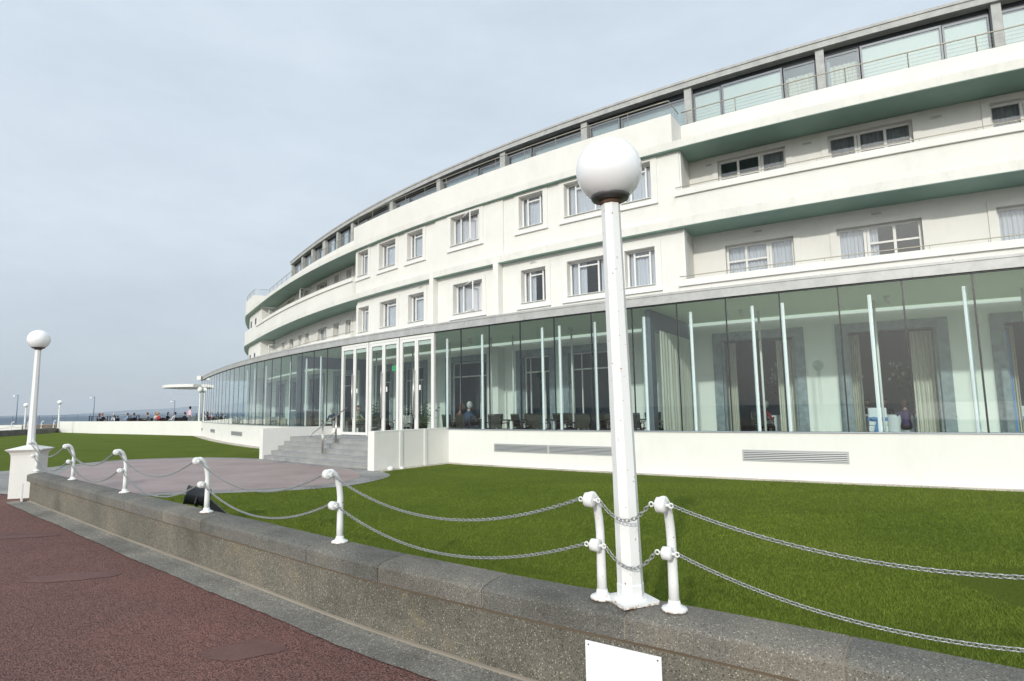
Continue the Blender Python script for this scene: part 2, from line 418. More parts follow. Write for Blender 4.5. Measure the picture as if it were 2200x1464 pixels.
def window(a0,a1,z0,z1,d,kind,sur=(.20,.10,.0),sill=True,dop=.2,cur='full',cmat=None,opensash=None,sz=None):
    "surround = the part itself; frame, pane, sill and curtain are its pieces"
    sa,st,sb=sur; q=MB(); k=sa/1.31; t=.032
    if sa>0:
        q.cb(a0-k,a0-.001,d-t,d+.01,z0,z1+st); q.cb(a1+.001,a1+k,d-t,d+.01,z0,z1+st); q.cb(a0-.001,a1+.001,d-t,d+.01,z1+.001,z1+st)
    else: q.cb(a0,a1,d+.19,d+.2,z1-.01,z1)
    w=q.build('window',M_WALL,hotel)
    if sill:
        q=MB(); q.sweep([(d-.13,z0-.20),(d+.005,z0-.20),(d+.19,z0),(d+.19,z0+.02),(d-.0,z0+.005),(d-.13,z0-.05)],a0-k*1.15,a1+k*1.15) if False else None
        q=MB(); q.sweep([(d-.035,z0-.17),(d-.075,z0-.175),(d-.075,z0-.21),(d+.002,z0-.21),(d+.002,z0-.002),(d-.035,z0-.002)],a0-k*1.02,a1+k*1.02); q.cb(a0,a1,d-.1,d+dop,z0-.0015,z0+.012); q.build('sill',M_TRIM,w)
    fd=d+dop
    q=MB()
    if kind=='3': frame_bars(q,a0,a1,z0+.012,z1,fd,(.24,.76),((.84,.24,.76),))
    elif kind=='3b': frame_bars(q,a0,a1,z0+.012,z1,fd,(.24,.84),())
    elif kind=='2': frame_bars(q,a0,a1,z0+.012,z1,fd,(.62,.66),((.84,0,.62),(.42,0,.62)))
    elif kind=='F': frame_bars(q,a0,a1,z0+.012,z1,fd,(.30,.62,.66),((.72,0,.62),(.42,0,.62),(.14,0,.62)),.068)
    elif kind=='G': frame_bars(q,a0,a1,z0+.012,z1,fd,(.34,.38,.69),((.72,.38,1),(.42,.38,1),(.14,.38,1)),.068)
    elif kind=='1': frame_bars(q,a0,a1,z0+.012,z1,fd,(.3,),((.7,.3,1),(.4,.3,1)),.05)
    else: frame_bars(q,a0,a1,z0+.012,z1,fd,(.5,),((.66,0,1),(.33,0,1)),.05)
    q.build('frame',M_TRIM,w)
    wa=.04/1.31
    q=MB(); 
    if opensash: q.cb(a0+wa,a0+(a1-a0)*.24,fd+.02,fd+.026,z0+.05,z1-.04); q.build('pane',M_WGLASS,w); q=MB(); q.cb(a0+(a1-a0)*.84,a1-wa,fd+.02,fd+.026,z0+.05,z1-.04)
    else: q.cb(a0+wa,a1-wa,fd+.02,fd+.026,z0+.05,z1-.04)
    q.build('pane',M_WGLASS,w)
    if opensash:
        q=MB(); L=(a1-a0)*.60*1.31; ah=a0+(a1-a0)*.25
        p0=Vector(P(ah,fd,z0+.06)); tan=Vector(P(ah+.1,fd,0))-Vector(P(ah,fd,0)); tan.z=0; tan.normalize(); out=Vector(P(ah,fd-1,0))-Vector(P(ah,fd,0)); out.z=0; out.normalize()
        dr=(tan*math.cos(opensash)+out*math.sin(opensash)); H=z1-z0-.1
        p1=p0+dr*L
        for u,v in ((p0,p0+Vector((0,0,H))),(p1,p1+Vector((0,0,H))),(p0,p1),(p0+Vector((0,0,H)),p1+Vector((0,0,H)))): q.bar(u,v,.04)
        q.build('open_sash',M_TRIM,w)
        q=MB(); q.add([p0,p1,p1+Vector((0,0,H)),p0+Vector((0,0,H))],[[0,1,2,3]]); q.build('sash_pane',M_WGLASS,w)
    cz0=z0+.03; cm=cmat or M_CURT
    if cur=='full': curtain(a0+.01,a1-.01,fd+.12,cz0,z1-.03,.03,.1,cm,w)
    elif cur=='sides':
        curtain(a0+.01,a0+(a1-a0)*.42,fd+.12,cz0,z1-.03,.03,.09,cm,w); curtain(a0+(a1-a0)*.8,a1-.01,fd+.12,cz0,z1-.03,.03,.09,cm,w)
    elif cur=='left': curtain(a0+.01,a0+(a1-a0)*.5,fd+.12,cz0,z1-.03,.03,.09,cm,w)
    elif cur=='right': curtain(a0+(a1-a0)*.64,a1-.01,fd+.12,cz0,z1-.03,.03,.09,cm,w)
    return w

UP=[(-135.87,-135.10),(-134.33,-133.30),(-132.61,-131.77),(-130.36,-129.13),(-127.66,-126.84),(-126.16,-125.06),(-124.52,-123.75)]
Z2=(8.13,9.33); Z1=(5.39,6.60)
# bay walls: first floor (d 3.27) and second floor (d 3.2)
m=wall_grid(BL,BR,GT+.30,S1,3.27,3.27+WT,[(a,b,Z1[0],Z1[1]) for a,b in UP]); m.build('bay_wall',M_WALL,hotel)
m=wall_grid(BL,BR,7.26,S2,3.2,3.2+WT,[(a,b,Z2[0],Z2[1]) for a,b in UP]); m.build('bay_wall',M_WALL,hotel)
for i,(a,b_) in enumerate(UP):
    k='3b' if i==3 else '3'
    window(a,b_,Z1[0],Z1[1],3.27,k,(.20,.17,0),cur=('full','full','full','full','sides','sides','full')[i],opensash=.42 if i==3 else None)
    window(a,b_,Z2[0],Z2[1],3.2 if not i==3 else 3.2-.055,k,(.20,.113,0),cur='full',opensash=.42 if i==3 else None)
# proud centre of the second floor and pilasters of the first
q=MB(); ca,cb_=-131.10,-128.22; c0,c1=UP[3]
m=wall_grid(ca,cb_,7.26,S2-.001,3.145,3.199,[(c0,c1,Z2[0],Z2[1])]); m.build('bay_centre_wall',M_WALL,hotel)
q=MB(); q.cb(-131.27,-131.08,3.0,3.268,GT+.3,S1+.255); q.build('pilaster',M_WALL,hotel); q=MB(); q.cb(-128.53,-128.34,3.0,3.268,GT+.3,S1+.255); q.build('pilaster',M_WALL,hotel)
# slab edges / parapet bands (first-floor soffit S1, second-floor soffit S2)
def band(a0,a1,z0,z1,d0,d1,mat,name): 
    q=MB(); q.cb(a0,a1,d0,d1,z0,z1); return q.build(name,mat,hotel)
# lower band: S1 .. 7.25 weathered edge
for a0,a1 in ((BL,-131.272),(-131.078,-128.532),(-128.338,BR)): band(a0,a1,S1+.001,S1+.26,3.0,3.26,M_BAND,'slab_edge')
q=MB(); q.cb(BL,BR,3.01,3.3,S1-.012,S1); q.build('soffit',M_SOFF,hotel)
band(BL,BR,S1+.262,S1+.5,3.06,3.195,M_WALL,'bay_wall')if False else None
band(BL,BR,S2+.001,S2+.24,3.0,3.26,M_BAND,'slab_edge')
q=MB(); q.cb(BL,BR,3.01,3.26,S2-.012,S2); q.build('soffit',M_SOFF,hotel)
band(BL,BR,S2+.241,10.60,3.02,3.22,M_WALL,'bay_parapet')
q=MB(); q.cb(BR-.17,BR,3.221,4.2,S2+.241,10.599); q.build('bay_parapet',M_WALL,hotel); q=MB(); q.cb(BL,BL+.17,3.221,4.2,S2+.241,10.599); q.build('bay_parapet',M_WALL,hotel)
# second floor band of bay wall between S1 edge and windows is the wall itself

# balcony zones: right (BR..AR) and left (TL..BL)
BD=4.3
def balcony_zone(a0,a1,wins1,wins2,side):
    # walls
    m=wall_grid(a0,a1,4.45,S1-.012,BD,BD+WT,[(w[0],w[1],4.75,6.52) for w in wins1]); m.build('balcony_wall',M_WALL,hotel)
    m=wall_grid(a0,a1,7.05,S2-.012,BD,BD+WT,[(w[0],w[1],7.35,9.27) for w in wins2]); m.build('balcony_wall',M_WALL,hotel)
    for w in wins1: window(w[0],w[1],4.75,6.52,BD,w[2],(.18,.17,0),sill=False,dop=.14,cur=w[3],cmat=w[4])
    for w in wins2: window(w[0],w[1],7.35,9.27,BD,w[2],(.18,.165,0),sill=False,dop=.14,cur=w[3],cmat=w[4])
    # slabs: green soffits and weathered edges
    for S,top in ((S1,7.26),(S2,9.70)):
        q=MB(); q.cb(a0,a1,3.012,BD-.001,S-.012,S); q.build('soffit',M_SOFF,hotel)
        q=MB(); q.cb(a0,a1,3.0,3.24,S+.001,top); q.build('slab_edge',M_BAND,hotel)
        q=MB(); q.cb(a0,a1,3.241,BD+.3,S+.002,top-.02); q.build('balcony_floor',M_CONC,hotel)
    # first floor balcony parapet (just above the pavilion roof)
    q=MB(); q.cb(a0,a1,3.03,3.22,4.44,5.17); q.build('balcony_parapet',M_WALL,hotel)
    q=MB(); q.cb(a0-.0,a1,2.95,3.26,5.172,5.36); q.build('parapet_coping',M_WALL,hotel)
    # second floor balcony parapet
    q=MB(); q.cb(a0,a1,3.025,3.22,7.262,7.93); q.build('balcony_parapet',M_WALL,hotel)
    q=MB(); q.cb(a0,a1,2.95,3.26,7.932,8.12); q.build('parapet_coping',M_WALL,hotel)
    for zb in (5.36,8.12):
        q=MB(); q.smooth=True; n=max(2,int((a1-a0)/.4)); q.tube([P(a0+(a1-a0)*i/n,3.12,zb+.13) for i in range(n+1)],.014,6)
        a=a0+.3
        while a<a1: q.tube([P(a,3.12,zb),P(a,3.12,zb+.13)],.006,5); a+=.88
        q.build('balcony_rail',M_BRONZE,hotel)
    # set back penthouse parapet
    q=MB(); q.cb(a0,a1,4.0,4.2,9.70,10.60); q.build('terrace_parapet',M_WALL,hotel)
R1=[(-122.30,-120.82,'F','full',M_CURT),(-119.96,-118.42,'G','left',M_CURT),(-117.20,-115.7,'G','full',M_CURT),(-114.4,-113.0,'G','full',M_CURT)]
R2=[(-122.37,-120.86,'F','right',M_CURTG),(-119.99,-118.42,'G','full',M_CURTG),(-117.12,-115.6,'G','full',M_CURTG),(-114.4,-113.0,'G','full',M_CURTG)]
balcony_zone(BR+.001,AR,R1,R2,1)
L1=[(-138.6,-138.1,'1','full',M_CURT),(-139.9,-139.3,'1','full',M_CURT),(-141.8,-140.7,'D','full',M_CURT),(-143.7,-143.1,'1','full',M_CURT),(-144.8,-144.25,'1','full',M_CURT),(-146.6,-145.75,'D','full',M_CURT),(-148.2,-147.6,'1','full',M_CURT)]
L2=[(-138.6,-138.1,'1','full',M_CURTG),(-139.9,-139.35,'1','full',M_CURTG),(-142.1,-140.75,'D','right',M_CURTG),(-144.0,-143.4,'1','full',M_CURTG),(-144.9,-144.25,'1','full',M_CURTG),(-147.2,-145.9,'D','full',M_CURTG)]
balcony_zone(-150.2,BL-.001,L1,L2,-1)
# open balcony doors on the left zone
for a,zb,zt in ((-143.0,7.3,9.2),(-149.2,4.8,6.5),(-149.4,7.3,9.2)):
    q=MB(); A_=Vector(P(a,BD,zb)); B_=Vector(P(a-.1,BD-.62,zb)); H=Vector((0,0,zt-zb))
    for u,v in ((A_,A_+H),(B_,B_+H),(A_,B_),(A_+H,B_+H),(A_+H*.45,B_+H*.45),(A_+H*.7,B_+H*.7)): q.bar(u,v,.05)
    o=q.build('balcony_door',M_TRIM,hotel)
    q=MB(); q.add([A_,B_,B_+H,A_+H],[[0,1,2,3]]); q.build('pane',M_WGLASS,o)
# return walls (bay sides, seen at the recess)
for z0,z1,dd in ((4.45,S1-.013,3.27),(7.05,S2-.013,3.2)):
    q=MB(); q.cb(BR-.19,BR-.002,dd+WT,BD+WT,z0,z1); q.cb(BR-.0015,BR+.09,dd,BD-.002,z0,z1); q.build('recess_return_wall',M_WALL,hotel)
    q=MB(); q.cb(BL,BL+.15,dd+WT,BD+WT,z0,z1); q.build('recess_return_wall',M_WALL,hotel)
    q=MB(); q.cb(BR+.091,BR+.125,3.245,3.51,z0+.95,z1-.001); q.build('recess_trim',M_TRIM,hotel)
# stair tower at the far end
T0=-150.25
q=MB(); q.cb(AE,T0,3.35,8.5,-.1,S2-.013); q.build('end_tower',M_WALL,hotel)
for S,top in ((S1,7.26),(S2,9.70)):
    q=MB(); q.cb(AE,-150.201,3.012,3.4,S-.012,S); q.build('soffit',M_SOFF,hotel)
    q=MB(); q.cb(AE,-150.201,3.0,3.3,S+.001,top); q.build('slab_edge',M_BAND,hotel)
q=MB(); q.cb(AE,-150.201,3.02,3.2,7.262,8.12); q.build('balcony_parapet',M_WALL,hotel)
q=MB(); q.cb(AE,-151.5,3.02,3.2,9.702,10.6); q.build('bay_parapet',M_WALL,hotel); q=MB(); q.cb(-151.7,-151.5,3.201,4.2,9.702,10.6); q.build('bay_parapet',M_WALL,hotel)
q=MB()
for z in (4.9,7.6): 
    for a in (-152.2,-153.7,-155.2): q.cb(a,a+.35,3.33,3.349,z,z+1.3)
q.build('tower_window',M_DARK,hotel)

# interior storeys behind the windows (floors, back walls)
q=MB()
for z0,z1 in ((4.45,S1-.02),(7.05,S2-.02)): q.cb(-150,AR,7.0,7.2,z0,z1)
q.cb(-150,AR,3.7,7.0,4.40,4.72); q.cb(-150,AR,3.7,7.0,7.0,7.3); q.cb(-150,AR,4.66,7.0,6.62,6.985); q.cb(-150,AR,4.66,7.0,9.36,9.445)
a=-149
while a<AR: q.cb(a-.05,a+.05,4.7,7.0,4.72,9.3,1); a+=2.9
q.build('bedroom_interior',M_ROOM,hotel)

# penthouse
PD=4.98; PF=4.75; PA0=-148.4
q=MB(); q.cb(PA0,AR,5.0,12.0,9.705,9.9); q.build('roof_deck',M_CONC,hotel)
q=MB(); q.cb(PA0,AR,PF,PF+.3,12.27,12.45); q.build('roof_fascia',M_CONC,hotel)
q=MB(); q.cb(PA0-.03,AR,PF-.03,12.0,12.452,12.53); q.build('roof_edge',M_CONC,hotel)
q=MB(); q.cb(PA0,AR,PF+.301,12.0,12.12,12.45);q.build('penthouse_ceiling',M_DARK,hotel)
PCOL=[(-148.5,-148.2),(-146.3,-146.05),(-144.5,-144.25),(-142.72,-142.35),(-140.87,-140.67),(-139.22,-139.0),(-135.74,-135.49),(-132.61,-132.4),(-129.42,-129.2),(-126.3,-126.1),(-123.21,-123.02),(-120.11,-119.93),(-116.81,-116.64),(-113.6,-113.42),(-110.5,-110.3)]
for a,b in PCOL: q=MB(); q.cb(a,b,PD-.14,PD+.05,9.9,12.269); q.build('penthouse_column',M_CONC,hotel)
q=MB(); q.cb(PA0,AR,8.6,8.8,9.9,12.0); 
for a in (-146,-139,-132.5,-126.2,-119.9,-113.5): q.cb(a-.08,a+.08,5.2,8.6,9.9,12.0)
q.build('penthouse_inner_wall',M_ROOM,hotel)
def pent_panel(a0,a1,d,kind):
    w=.05/1.31; q=MB(); q.cb(a0,a0+w,d,d+.06,9.92,12.10); q.cb(a1-w,a1,d,d+.06,9.92,12.10); q.cb(a0+w,a1-w,d+.001,d+.06,12.03,12.10); q.cb(a0+w,a1-w,d+.001,d+.06,9.92,10.0)
    o=q.build('sliding_panel',MATS.get('panel_frame') or simple('panel_frame',(.20,.22,.25),.45),hotel)
    q=MB(); q.cb(a0+w,a1-w,d+.02,d+.03,10.0,12.03); q.build('pane',M_PGLASS,o)
    if kind is None: q=MB(); q.cb(a0+w,a1-w,d+.16,d+.165,10.0,12.0); q.build('blind',MATS.get('shaded_blind') or simple('shaded_blind',(.36,.42,.46),.8),o)  # grey-blue sheet added behind the pane, its colour standing in for reflected sky
    if kind=='blind':
        q=MB(); q.cb(a0+w,a1-w,d+.07,d+.075,10.0,12.0); q.build('blind',M_MIST,o)
    if kind=='curt': curtain(a0+w,a1-w,d+.25,9.95,11.85,.05,.12,M_CURTB,o)
PP={(-123.02,-120.11):[(0,.25,0,'blind'),(.25,.75,-.05,'blind'),(.75,1,.03,'curt')],(-119.93,-116.81):[(0,.23,.03,'curt'),(.23,.73,-.05,'blind'),(.73,1,0,'blind')],(-116.64,-113.6):[(0,.5,0,'blind'),(.5,1,-.07,'blind')]}
for (l,r) in zip(PCOL[:-1],PCOL[1:]):
    a0,a1=l[1],r[0]; spec=PP.get((a0,a1))
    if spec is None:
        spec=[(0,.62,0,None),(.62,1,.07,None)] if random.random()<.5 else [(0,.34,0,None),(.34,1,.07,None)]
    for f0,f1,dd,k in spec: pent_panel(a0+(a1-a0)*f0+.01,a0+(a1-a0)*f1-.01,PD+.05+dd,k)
# roof terrace railing
def railing(pathf,a0,a1,z0,z1,wires=4,step=1.0,tilt=.0):
    q=MB(); q.smooth=True; n=max(2,int(abs(a1-a0)/.35))
    q.tube([pathf(a0+(a1-a0)*i/n,z1) for i in range(n+1)],.018,6)
    for w in range(wires): q.tube([pathf(a0+(a1-a0)*i/n,z0+(z1-z0)*(w+.7)/(wires+.7)) for i in range(n+1)],.0045,4)
    a=min(a0,a1)+.15
    while a<max(a0,a1): q.bar(pathf(a,z0),pathf(a,z1),.035,.012); a+=step
    return q.build('terrace_railing',M_BRONZE,hotel)
railing(lambda a,z:P(a,3.12+.0,z),BL+.05,BR-.07,10.6,11.09,4,1.05)
railing(lambda a,z:P(a,4.1,z),BR,AR,10.6,11.09,4,1.15)
railing(lambda a,z:P(a,4.1,z),-151.5,BL,10.6,11.09,4,1.1)
railing(lambda a,z:P(a,3.12,z),AE,-151.6,10.6,11.09,4,1.2)
q=MB(); q.smooth=True
for k in range(5):
    z=10.6+.49*(k+.7)/4.7 if k<4 else 11.09; q.tube([P(BR-.07,3.12,z),P(BR-.07,4.1,z)],.0045 if k<4 else .018,5)
    q.tube([P(-151.6,3.12,z),P(-151.6,4.1,z)],.0045 if k<4 else .018,5)
q.build('terrace_railing',M_STEEL,hotel)
# small air bricks under the soffits
for a,z,d in ((-122.55,9.2,BD),(-120.4,9.2,BD),(-118.0,9.2,BD),(-121.55,6.82,BD),(-119.2,6.8,BD),(-127.25,6.84,3.27),(-131.95,6.84,3.27),(-141.2,6.75,BD),(-146.1,6.75,BD),(-114.5,6.8,BD)):
    q=MB(); q.cb(a-.12,a+.12,d-.02,d-.001,z-.045,z+.045); o=q.build('air_brick',M_WALL,hotel)
    q=MB(); q.cb(a-.09,a+.09,d-.024,d-.0205,z-.025,z+.025); q.build('grille',M_VENT,o)
# entrance canopy at the far end
q=MB(); c=Vector((-24.2,50.3,0)); 
cc=(-28.0,53.2,3.9); q.smooth=False; q.lathe(cc,[(2.9,.0),(3.1,.02),(3.1,.25),(2.9,.27),(.6,.33)],48); q.v=[(min(x_,-27.2),y_,z_) for x_,y_,z_ in q.v]; q.build('canopy',M_TRIM,hotel)
q=MB(); q.smooth=True; q.tube([(-27.4,52.0,.3),(-27.4,52.0,3.9)],.15,16); q.build('canopy_column',M_TRIM,hotel)
q=MB(); q.box(-23.6,-23.3,44.0,44.5,4.15,4.45); q.build('roof_box',M_TRIM,hotel)

# ------------------------------------------------------------------ ground, wall, promenade
def catmull(pts,n=8):
    out=[]; p=[Vector((*q,0)) for q in pts]; p=[2*p[0]-p[1]]+p+[2*p[-1]-p[-2]]
    for i in range(1,len(p)-2):
        for k in range(n):
            t=k/n; a,b,c,d=p[i-1:i+3]
            out.append(.5*((2*b)+(c-a)*t+(2*a-5*b+4*c-d)*t*t+(3*b-a-3*c+d)*t**3))
    out.append(p[-2]); return out
WP=[(-9.62,11.86),(-8.45,10.86),(-7.15,9.75),(-5.28,8.15),(-3.43,6.60),(-2.45,5.78),(-1.70,5.14),(-1.02,4.58),(-.03,3.84),(.57,3.43),(.97,3.15),(1.38,2.85),(2.0,2.38),(2.8,1.75),(3.8,.95),(5.2,-.2),(7,-1.7),(9,-3.4)]
WC=catmull(WP,8)
# arc length parametrisation; s=0 at the pedestal end
SL=[0]
for i in range(1,len(WC)): SL.append(SL[-1]+(WC[i]-WC[i-1]).length)
def wat(s,off=0,z=0):
    "point on the sea-side face line of the wall at arc length s, off metres towards the lawn"
    s=max(-1,min(SL[-1]-1e-4,s)); i=0
    while i<len(SL)-2 and SL[i+1]<s: i+=1
    t=(s-SL[i])/(SL[i+1]-SL[i]); p=WC[i].lerp(WC[i+1],t)
    j=max(0,i-1);k=min(len(WC)-1,i+2); tn=(WC[k]-WC[j]).normalized(); nn=Vector((-tn.y,tn.x,0))
    q=p+nn*off; return (q.x,q.y,z)
def wsweep(q,prof,s0,s1,step=.25):
    q.sweep(prof,s0,s1,step,True,lambda s,d,z:wat(s,d,z))
def speckle(name,c0,c1,c2,rough=.9,sc1=90,stain=None,b_=.5):
    m,nt,b=nodes(name)
    v=N(nt,'ShaderNodeTexVoronoi'); v.inputs['Scale'].default_value=sc1; nt.links.new(geo(nt),v.inputs['Vector'])
    col=ramp(nt,v.outputs['Color'],[(.12,c0),(.4,c1),(.80,c1),(.90,c2)])
    big=noise(nt,1.1,5,.65); col=mix(nt,1.0,col,ramp(nt,big,[(.28,(.58,.57,.55)),(.5,(.95,.95,.94)),(.72,(1.28,1.23,1.14))]),'MULTIPLY')
    if stain:
        s=noise(nt,2.3,6,.7); col=mix(nt,ramp(nt,s,[(.58,(0,)),(.74,(.4,))]),col,stain)
    fine=noise(nt,220,2); col=mix(nt,.55,col,ramp(nt,fine,[(.3,(.3,.3,.3)),(.7,(.75,.75,.75))]),'OVERLAY')
    nt.links.new(col,b.inputs['Base Color']); b.inputs['Roughness'].default_value=rough; b.inputs['Specular IOR Level'].default_value=.25
    h=noise(nt,70,4,.7); bump(nt,b,h,b_,.006); return m
M_AGG=speckle('exposed_aggregate',(.06,.056,.047),(.162,.150,.125),(.42,.395,.33),.9,150,(.30,.24,.13),.9)
M_COPE=speckle('coping_stone',(.075,.072,.066),(.150,.145,.132),(.33,.315,.28),.85,170,None,.6)
M_COPE2=speckle('pale_coping_stone',(.09,.084,.075),(.180,.168,.148),(.38,.355,.31),.85,170,None,.6)
M_STRIP=speckle('concrete_strip',(.10,.095,.085),(.225,.212,.19),(.50,.48,.43),.9,125,None,.8)
M_MORT=stucco('mortar',(.29,.25,.20),.25,.6)
WS1=SL[-1]
wall=empty('sea_wall',(0,0,0),0,'low curved grey aggregate wall with stone coping between red promenade and lawn','wall')
q=MB(); wsweep(q,[(0,-.1),(.24,-.1),(.24,.375),(0,.375)],.25,WS1); q.build('wall_body',M_AGG,wall)
q=MB(); wsweep(q,[(-.012,.0),(-.001,.0),(-.001,.03),(-.006,.03)],.25,WS1); q.build('mortar',M_MORT,wall); q=MB(); wsweep(q,[(-.004,.362),(.002,.362),(.002,.376),(-.004,.376)],.25,WS1); q.build('bedding_joint',stucco('dark_joint',(.15,.115,.08),.3,.6),wall); q=MB()
wsweep(q,[(-.012,.382),(.27,.382),(.27,.523),(.10,.521),(.01,.500),(-.011,.487)],.14,WS1-.02); q.build('mortar',M_MORT,wall)
def s_near(x):
    "arc length where the wall line passes this x"
    for i in range(len(WC)-1):
        if WC[i].x<=x<WC[i+1].x: return SL[i]+(SL[i+1]-SL[i])*(x-WC[i].x)/(WC[i+1].x-WC[i].x)
    return SL[-1]
JX=[-9.6,-7.72,-6.14,-5.22,-5.02,-4.22,-3.39,-2.6,-1.77,-1.02,-.21,.60,1.46,2.3,3.2,4.2,5.3,6.6,8]
q=MB()
prof=[(-.016,.378),(.28,.378),(.284,.515),(.275,.526),(.18,.530),(.09,.525),(.035,.514),(.002,.505),(-.012,.496),(-.017,.484)]
js=[.0]+[s_near(x) for x in JX[1:]]+[WS1]
for i in range(len(js)-1):
    q.cur=1 if i in (3,5,9,11) else 0
    g=.004 if i not in (12,) else .010
    s0,s1=js[i]+g,js[i+1]-g
    j=random.uniform(-.003,.003)
    wsweep(q,[(a+j,z+random.uniform(-.0015,.0015)) for a,z in prof],s0,s1,.12)
o=q.build('coping',[M_COPE,M_COPE2],wall)
# strip along the foot of the wall
q=MB(); vs=[];n=140
for i in range(n+1):
    s=.0+(WS1)*i/n; w=.31+.008*math.sin(i*.5)+.006*math.sin(i*3.7)+.01*math.sin(i*.17)
    vs+=[wat(s,-.0,.008),wat(s,-.03,.022),wat(s,-.10,.012),wat(s,-w,.009)]
q.add(vs,[[4*i+k,4*i+k+1,4*i+k+5,4*i+k+4] for i in range(n) for k in range(3)])
o=q.build('pavement_edge_strip',M_STRIP); tag(o,kind='structure')
q=MB(); wsweep(q,[(-.045,.010),(-.002,.02),(-.002,.034),(-.02,.030)],.0,WS1,.2); q.build('mortar_fillet',M_MORT,wall)

# promenade asphalt
m,nt,b=nodes('red_asphalt'); M_ASPH=m
v=N(nt,'ShaderNodeTexVoronoi'); v.inputs['Scale'].default_value=95; nt.links.new(geo(nt),v.inputs['Vector'])
c=ramp(nt,v.outputs['Color'],[(.1,(.062,.031,.028)),(.45,(.170,.083,.070)),(.85,(.26,.135,.112)),(.985,(.19,.11,.10)),(.995,(.40,.37,.33))])
c=mix(nt,1.0,c,ramp(nt,noise(nt,.55,6,.65),[(.3,(.80,.82,.85)),(.55,(1.0,1,1)),(.72,(1.25,1.12,1.06))]),'MULTIPLY')
nt.links.new(c,b.inputs['Base Color']); b.inputs['Roughness'].default_value=.88; b.inputs['Specular IOR Level'].default_value=.3
v2=N(nt,'ShaderNodeTexVoronoi'); v2.inputs['Scale'].default_value=85; nt.links.new(geo(nt),v2.inputs['Vector']); bump(nt,b,v2.outputs['Distance'],1.0,.012)
M_PATCH=speckle('smooth_asphalt_patch',(.115,.062,.056),(.150,.080,.071),(.20,.11,.095),.8,160,None,.2)
q=MB(); q.add([(-60,-14,.0),(9.5,-14,0)]+[wat(WS1-(WS1)*i/60,.02,0) for i in range(61)]+[(-9.9,12.4,0),(-12.5,15.0,0),(-60,48,0)],[list(range(66))])
o=q.build('promenade',M_ASPH); tag(o,kind='structure')
def patch(pts,z=.004):
    q=MB(); P_=catmull(pts+[pts[0]],5)[:-1]; q.add([(p.x+random.uniform(-.02,.02),p.y+random.uniform(-.02,.02),z) for p in P_],[list(range(len(P_)))])
    o=q.build('pavement_patch',M_PATCH); tag(o,kind='structure')
patch([(-1.93,4.55),(-1.72,4.46),(-1.62,4.32),(-1.80,4.20),(-1.98,4.16),(-2.12,4.20),(-2.16,4.34)])
patch([(-4.35,6.50),(-4.18,6.45),(-4.12,6.33),(-4.4,6.16),(-4.85,6.10),(-4.95,6.25),(-4.75,6.40)])
patch([(-6.6,8.62),(-6.35,8.50),(-6.4,8.38),(-6.9,8.25),(-7.5,8.2),(-7.7,8.5),(-7.1,8.6)])

# land and sea
M_LAND=simple('shore_ground',(.30,.27,.20),.95,0,.2,.3)
q=MB(); q.add([(-150,-40,-.012),(60,-40,-.012),(120,140,-.012),(-60,140,-.012),(-130,95,-.012)],[[0,1,2,3,4]]); q.add([(-150,-40,-3),(60,-40,-3),(120,140,-3),(-60,140,-3),(-130,95,-3)],[]) if False else None
o=q.build('ground',M_LAND); tag(o,kind='structure')
m,nt,b=nodes('sea_water'); M_SEA=m
mp=N(nt,'ShaderNodeMapping'); mp.inputs['Scale'].default_value=(.05,.12,1); nt.links.new(geo(nt),mp.inputs[0])
f=noise(nt,1,6,.7,mp.outputs[0]); nt.links.new(ramp(nt,f,[(.35,(.045,.075,.115)),(.65,(.085,.125,.17))]),b.inputs['Base Color'])
b.inputs['Roughness'].default_value=.5; b.inputs['Specular IOR Level'].default_value=.3; bump(nt,b,noise(nt,.8,4),.6,.3)
q=MB(); q.add([(-14000,-14000,-3.5),(14000,-14000,-3.5),(14000,14000,-3.5),(-14000,14000,-3.5)],[[0,1,2,3]]); o=q.build('sea',M_SEA); tag(o,kind='structure')
# distant hills
M_HILL=simple('distant_hills',(.16,.20,.25),1,0,.1,.001)
q=MB(); q.smooth=True; n=60; vs=[]
for i in range(n+1):
    t=i/n; x=-6300+9500*t; h=4+150*min(1,max(0,t*3.6))**.9+7*math.sin(i*.5)*min(1,t*6)+4*math.sin(i*1.3)*min(1,t*6)
    if t<.04: h=-3
    y=8200+500*math.sin(t*3)
    vs+=[(x,y-900,-3.6),(x,y-400,h*.6),(x,y,h),(x,y+1500,-4)]
q.add(vs,[[4*i+k,4*i+4+k,4*i+5+k,4*i+1+k] for i in range(n) for k in range(3)])
o=q.build('distant_hills',M_HILL); tag(o,kind='structure')

# lawn
m,nt,b=nodes('lawn_green'); M_LAWN=m
c=ramp(nt,noise(nt,.45,6,.65),[(.3,(.092,.128,.013)),(.6,(.118,.160,.018)),(.75,(.140,.182,.026))])
c=mix(nt,.7,c,ramp(nt,noise(nt,60,3,.7),[(.3,(.25,.25,.25)),(.7,(.75,.75,.75))]),'OVERLAY')
nt.links.new(c,b.inputs['Base Color']); b.inputs['Roughness'].default_value=.9; b.inputs['Specular IOR Level'].default_value=.1; bump(nt,b,noise(nt,90,4,.7),1,.03)
LZ=.012
def facade_line(a0,a1,n,d=-.25,z=LZ): return [P(a0+(a1-a0)*i/n,d,z) for i in range(n+1)]
lawn=[wat(WS1*(1-i/50),.24,LZ) for i in range(51)]
lawn+=[(-9.6,12.6,LZ),(-10.6,13.4,LZ),(-12.0,14.6,LZ),(-14.0,16.9,LZ),(-15.8,18.2,LZ),(-24,24,LZ),(-36,33,LZ),(-41.0,44,LZ),(-43.6,55,LZ),(-45.3,59.2,LZ),(-38,53.8,LZ),(-31,49.3,LZ),(-23.6,44.2,LZ)]
lawn+=facade_line(-153.2,AR,60)
q=MB(); q.add(lawn,[list(range(len(lawn)))]); o=q.build('lawn',M_LAWN); tag(o,kind='structure')
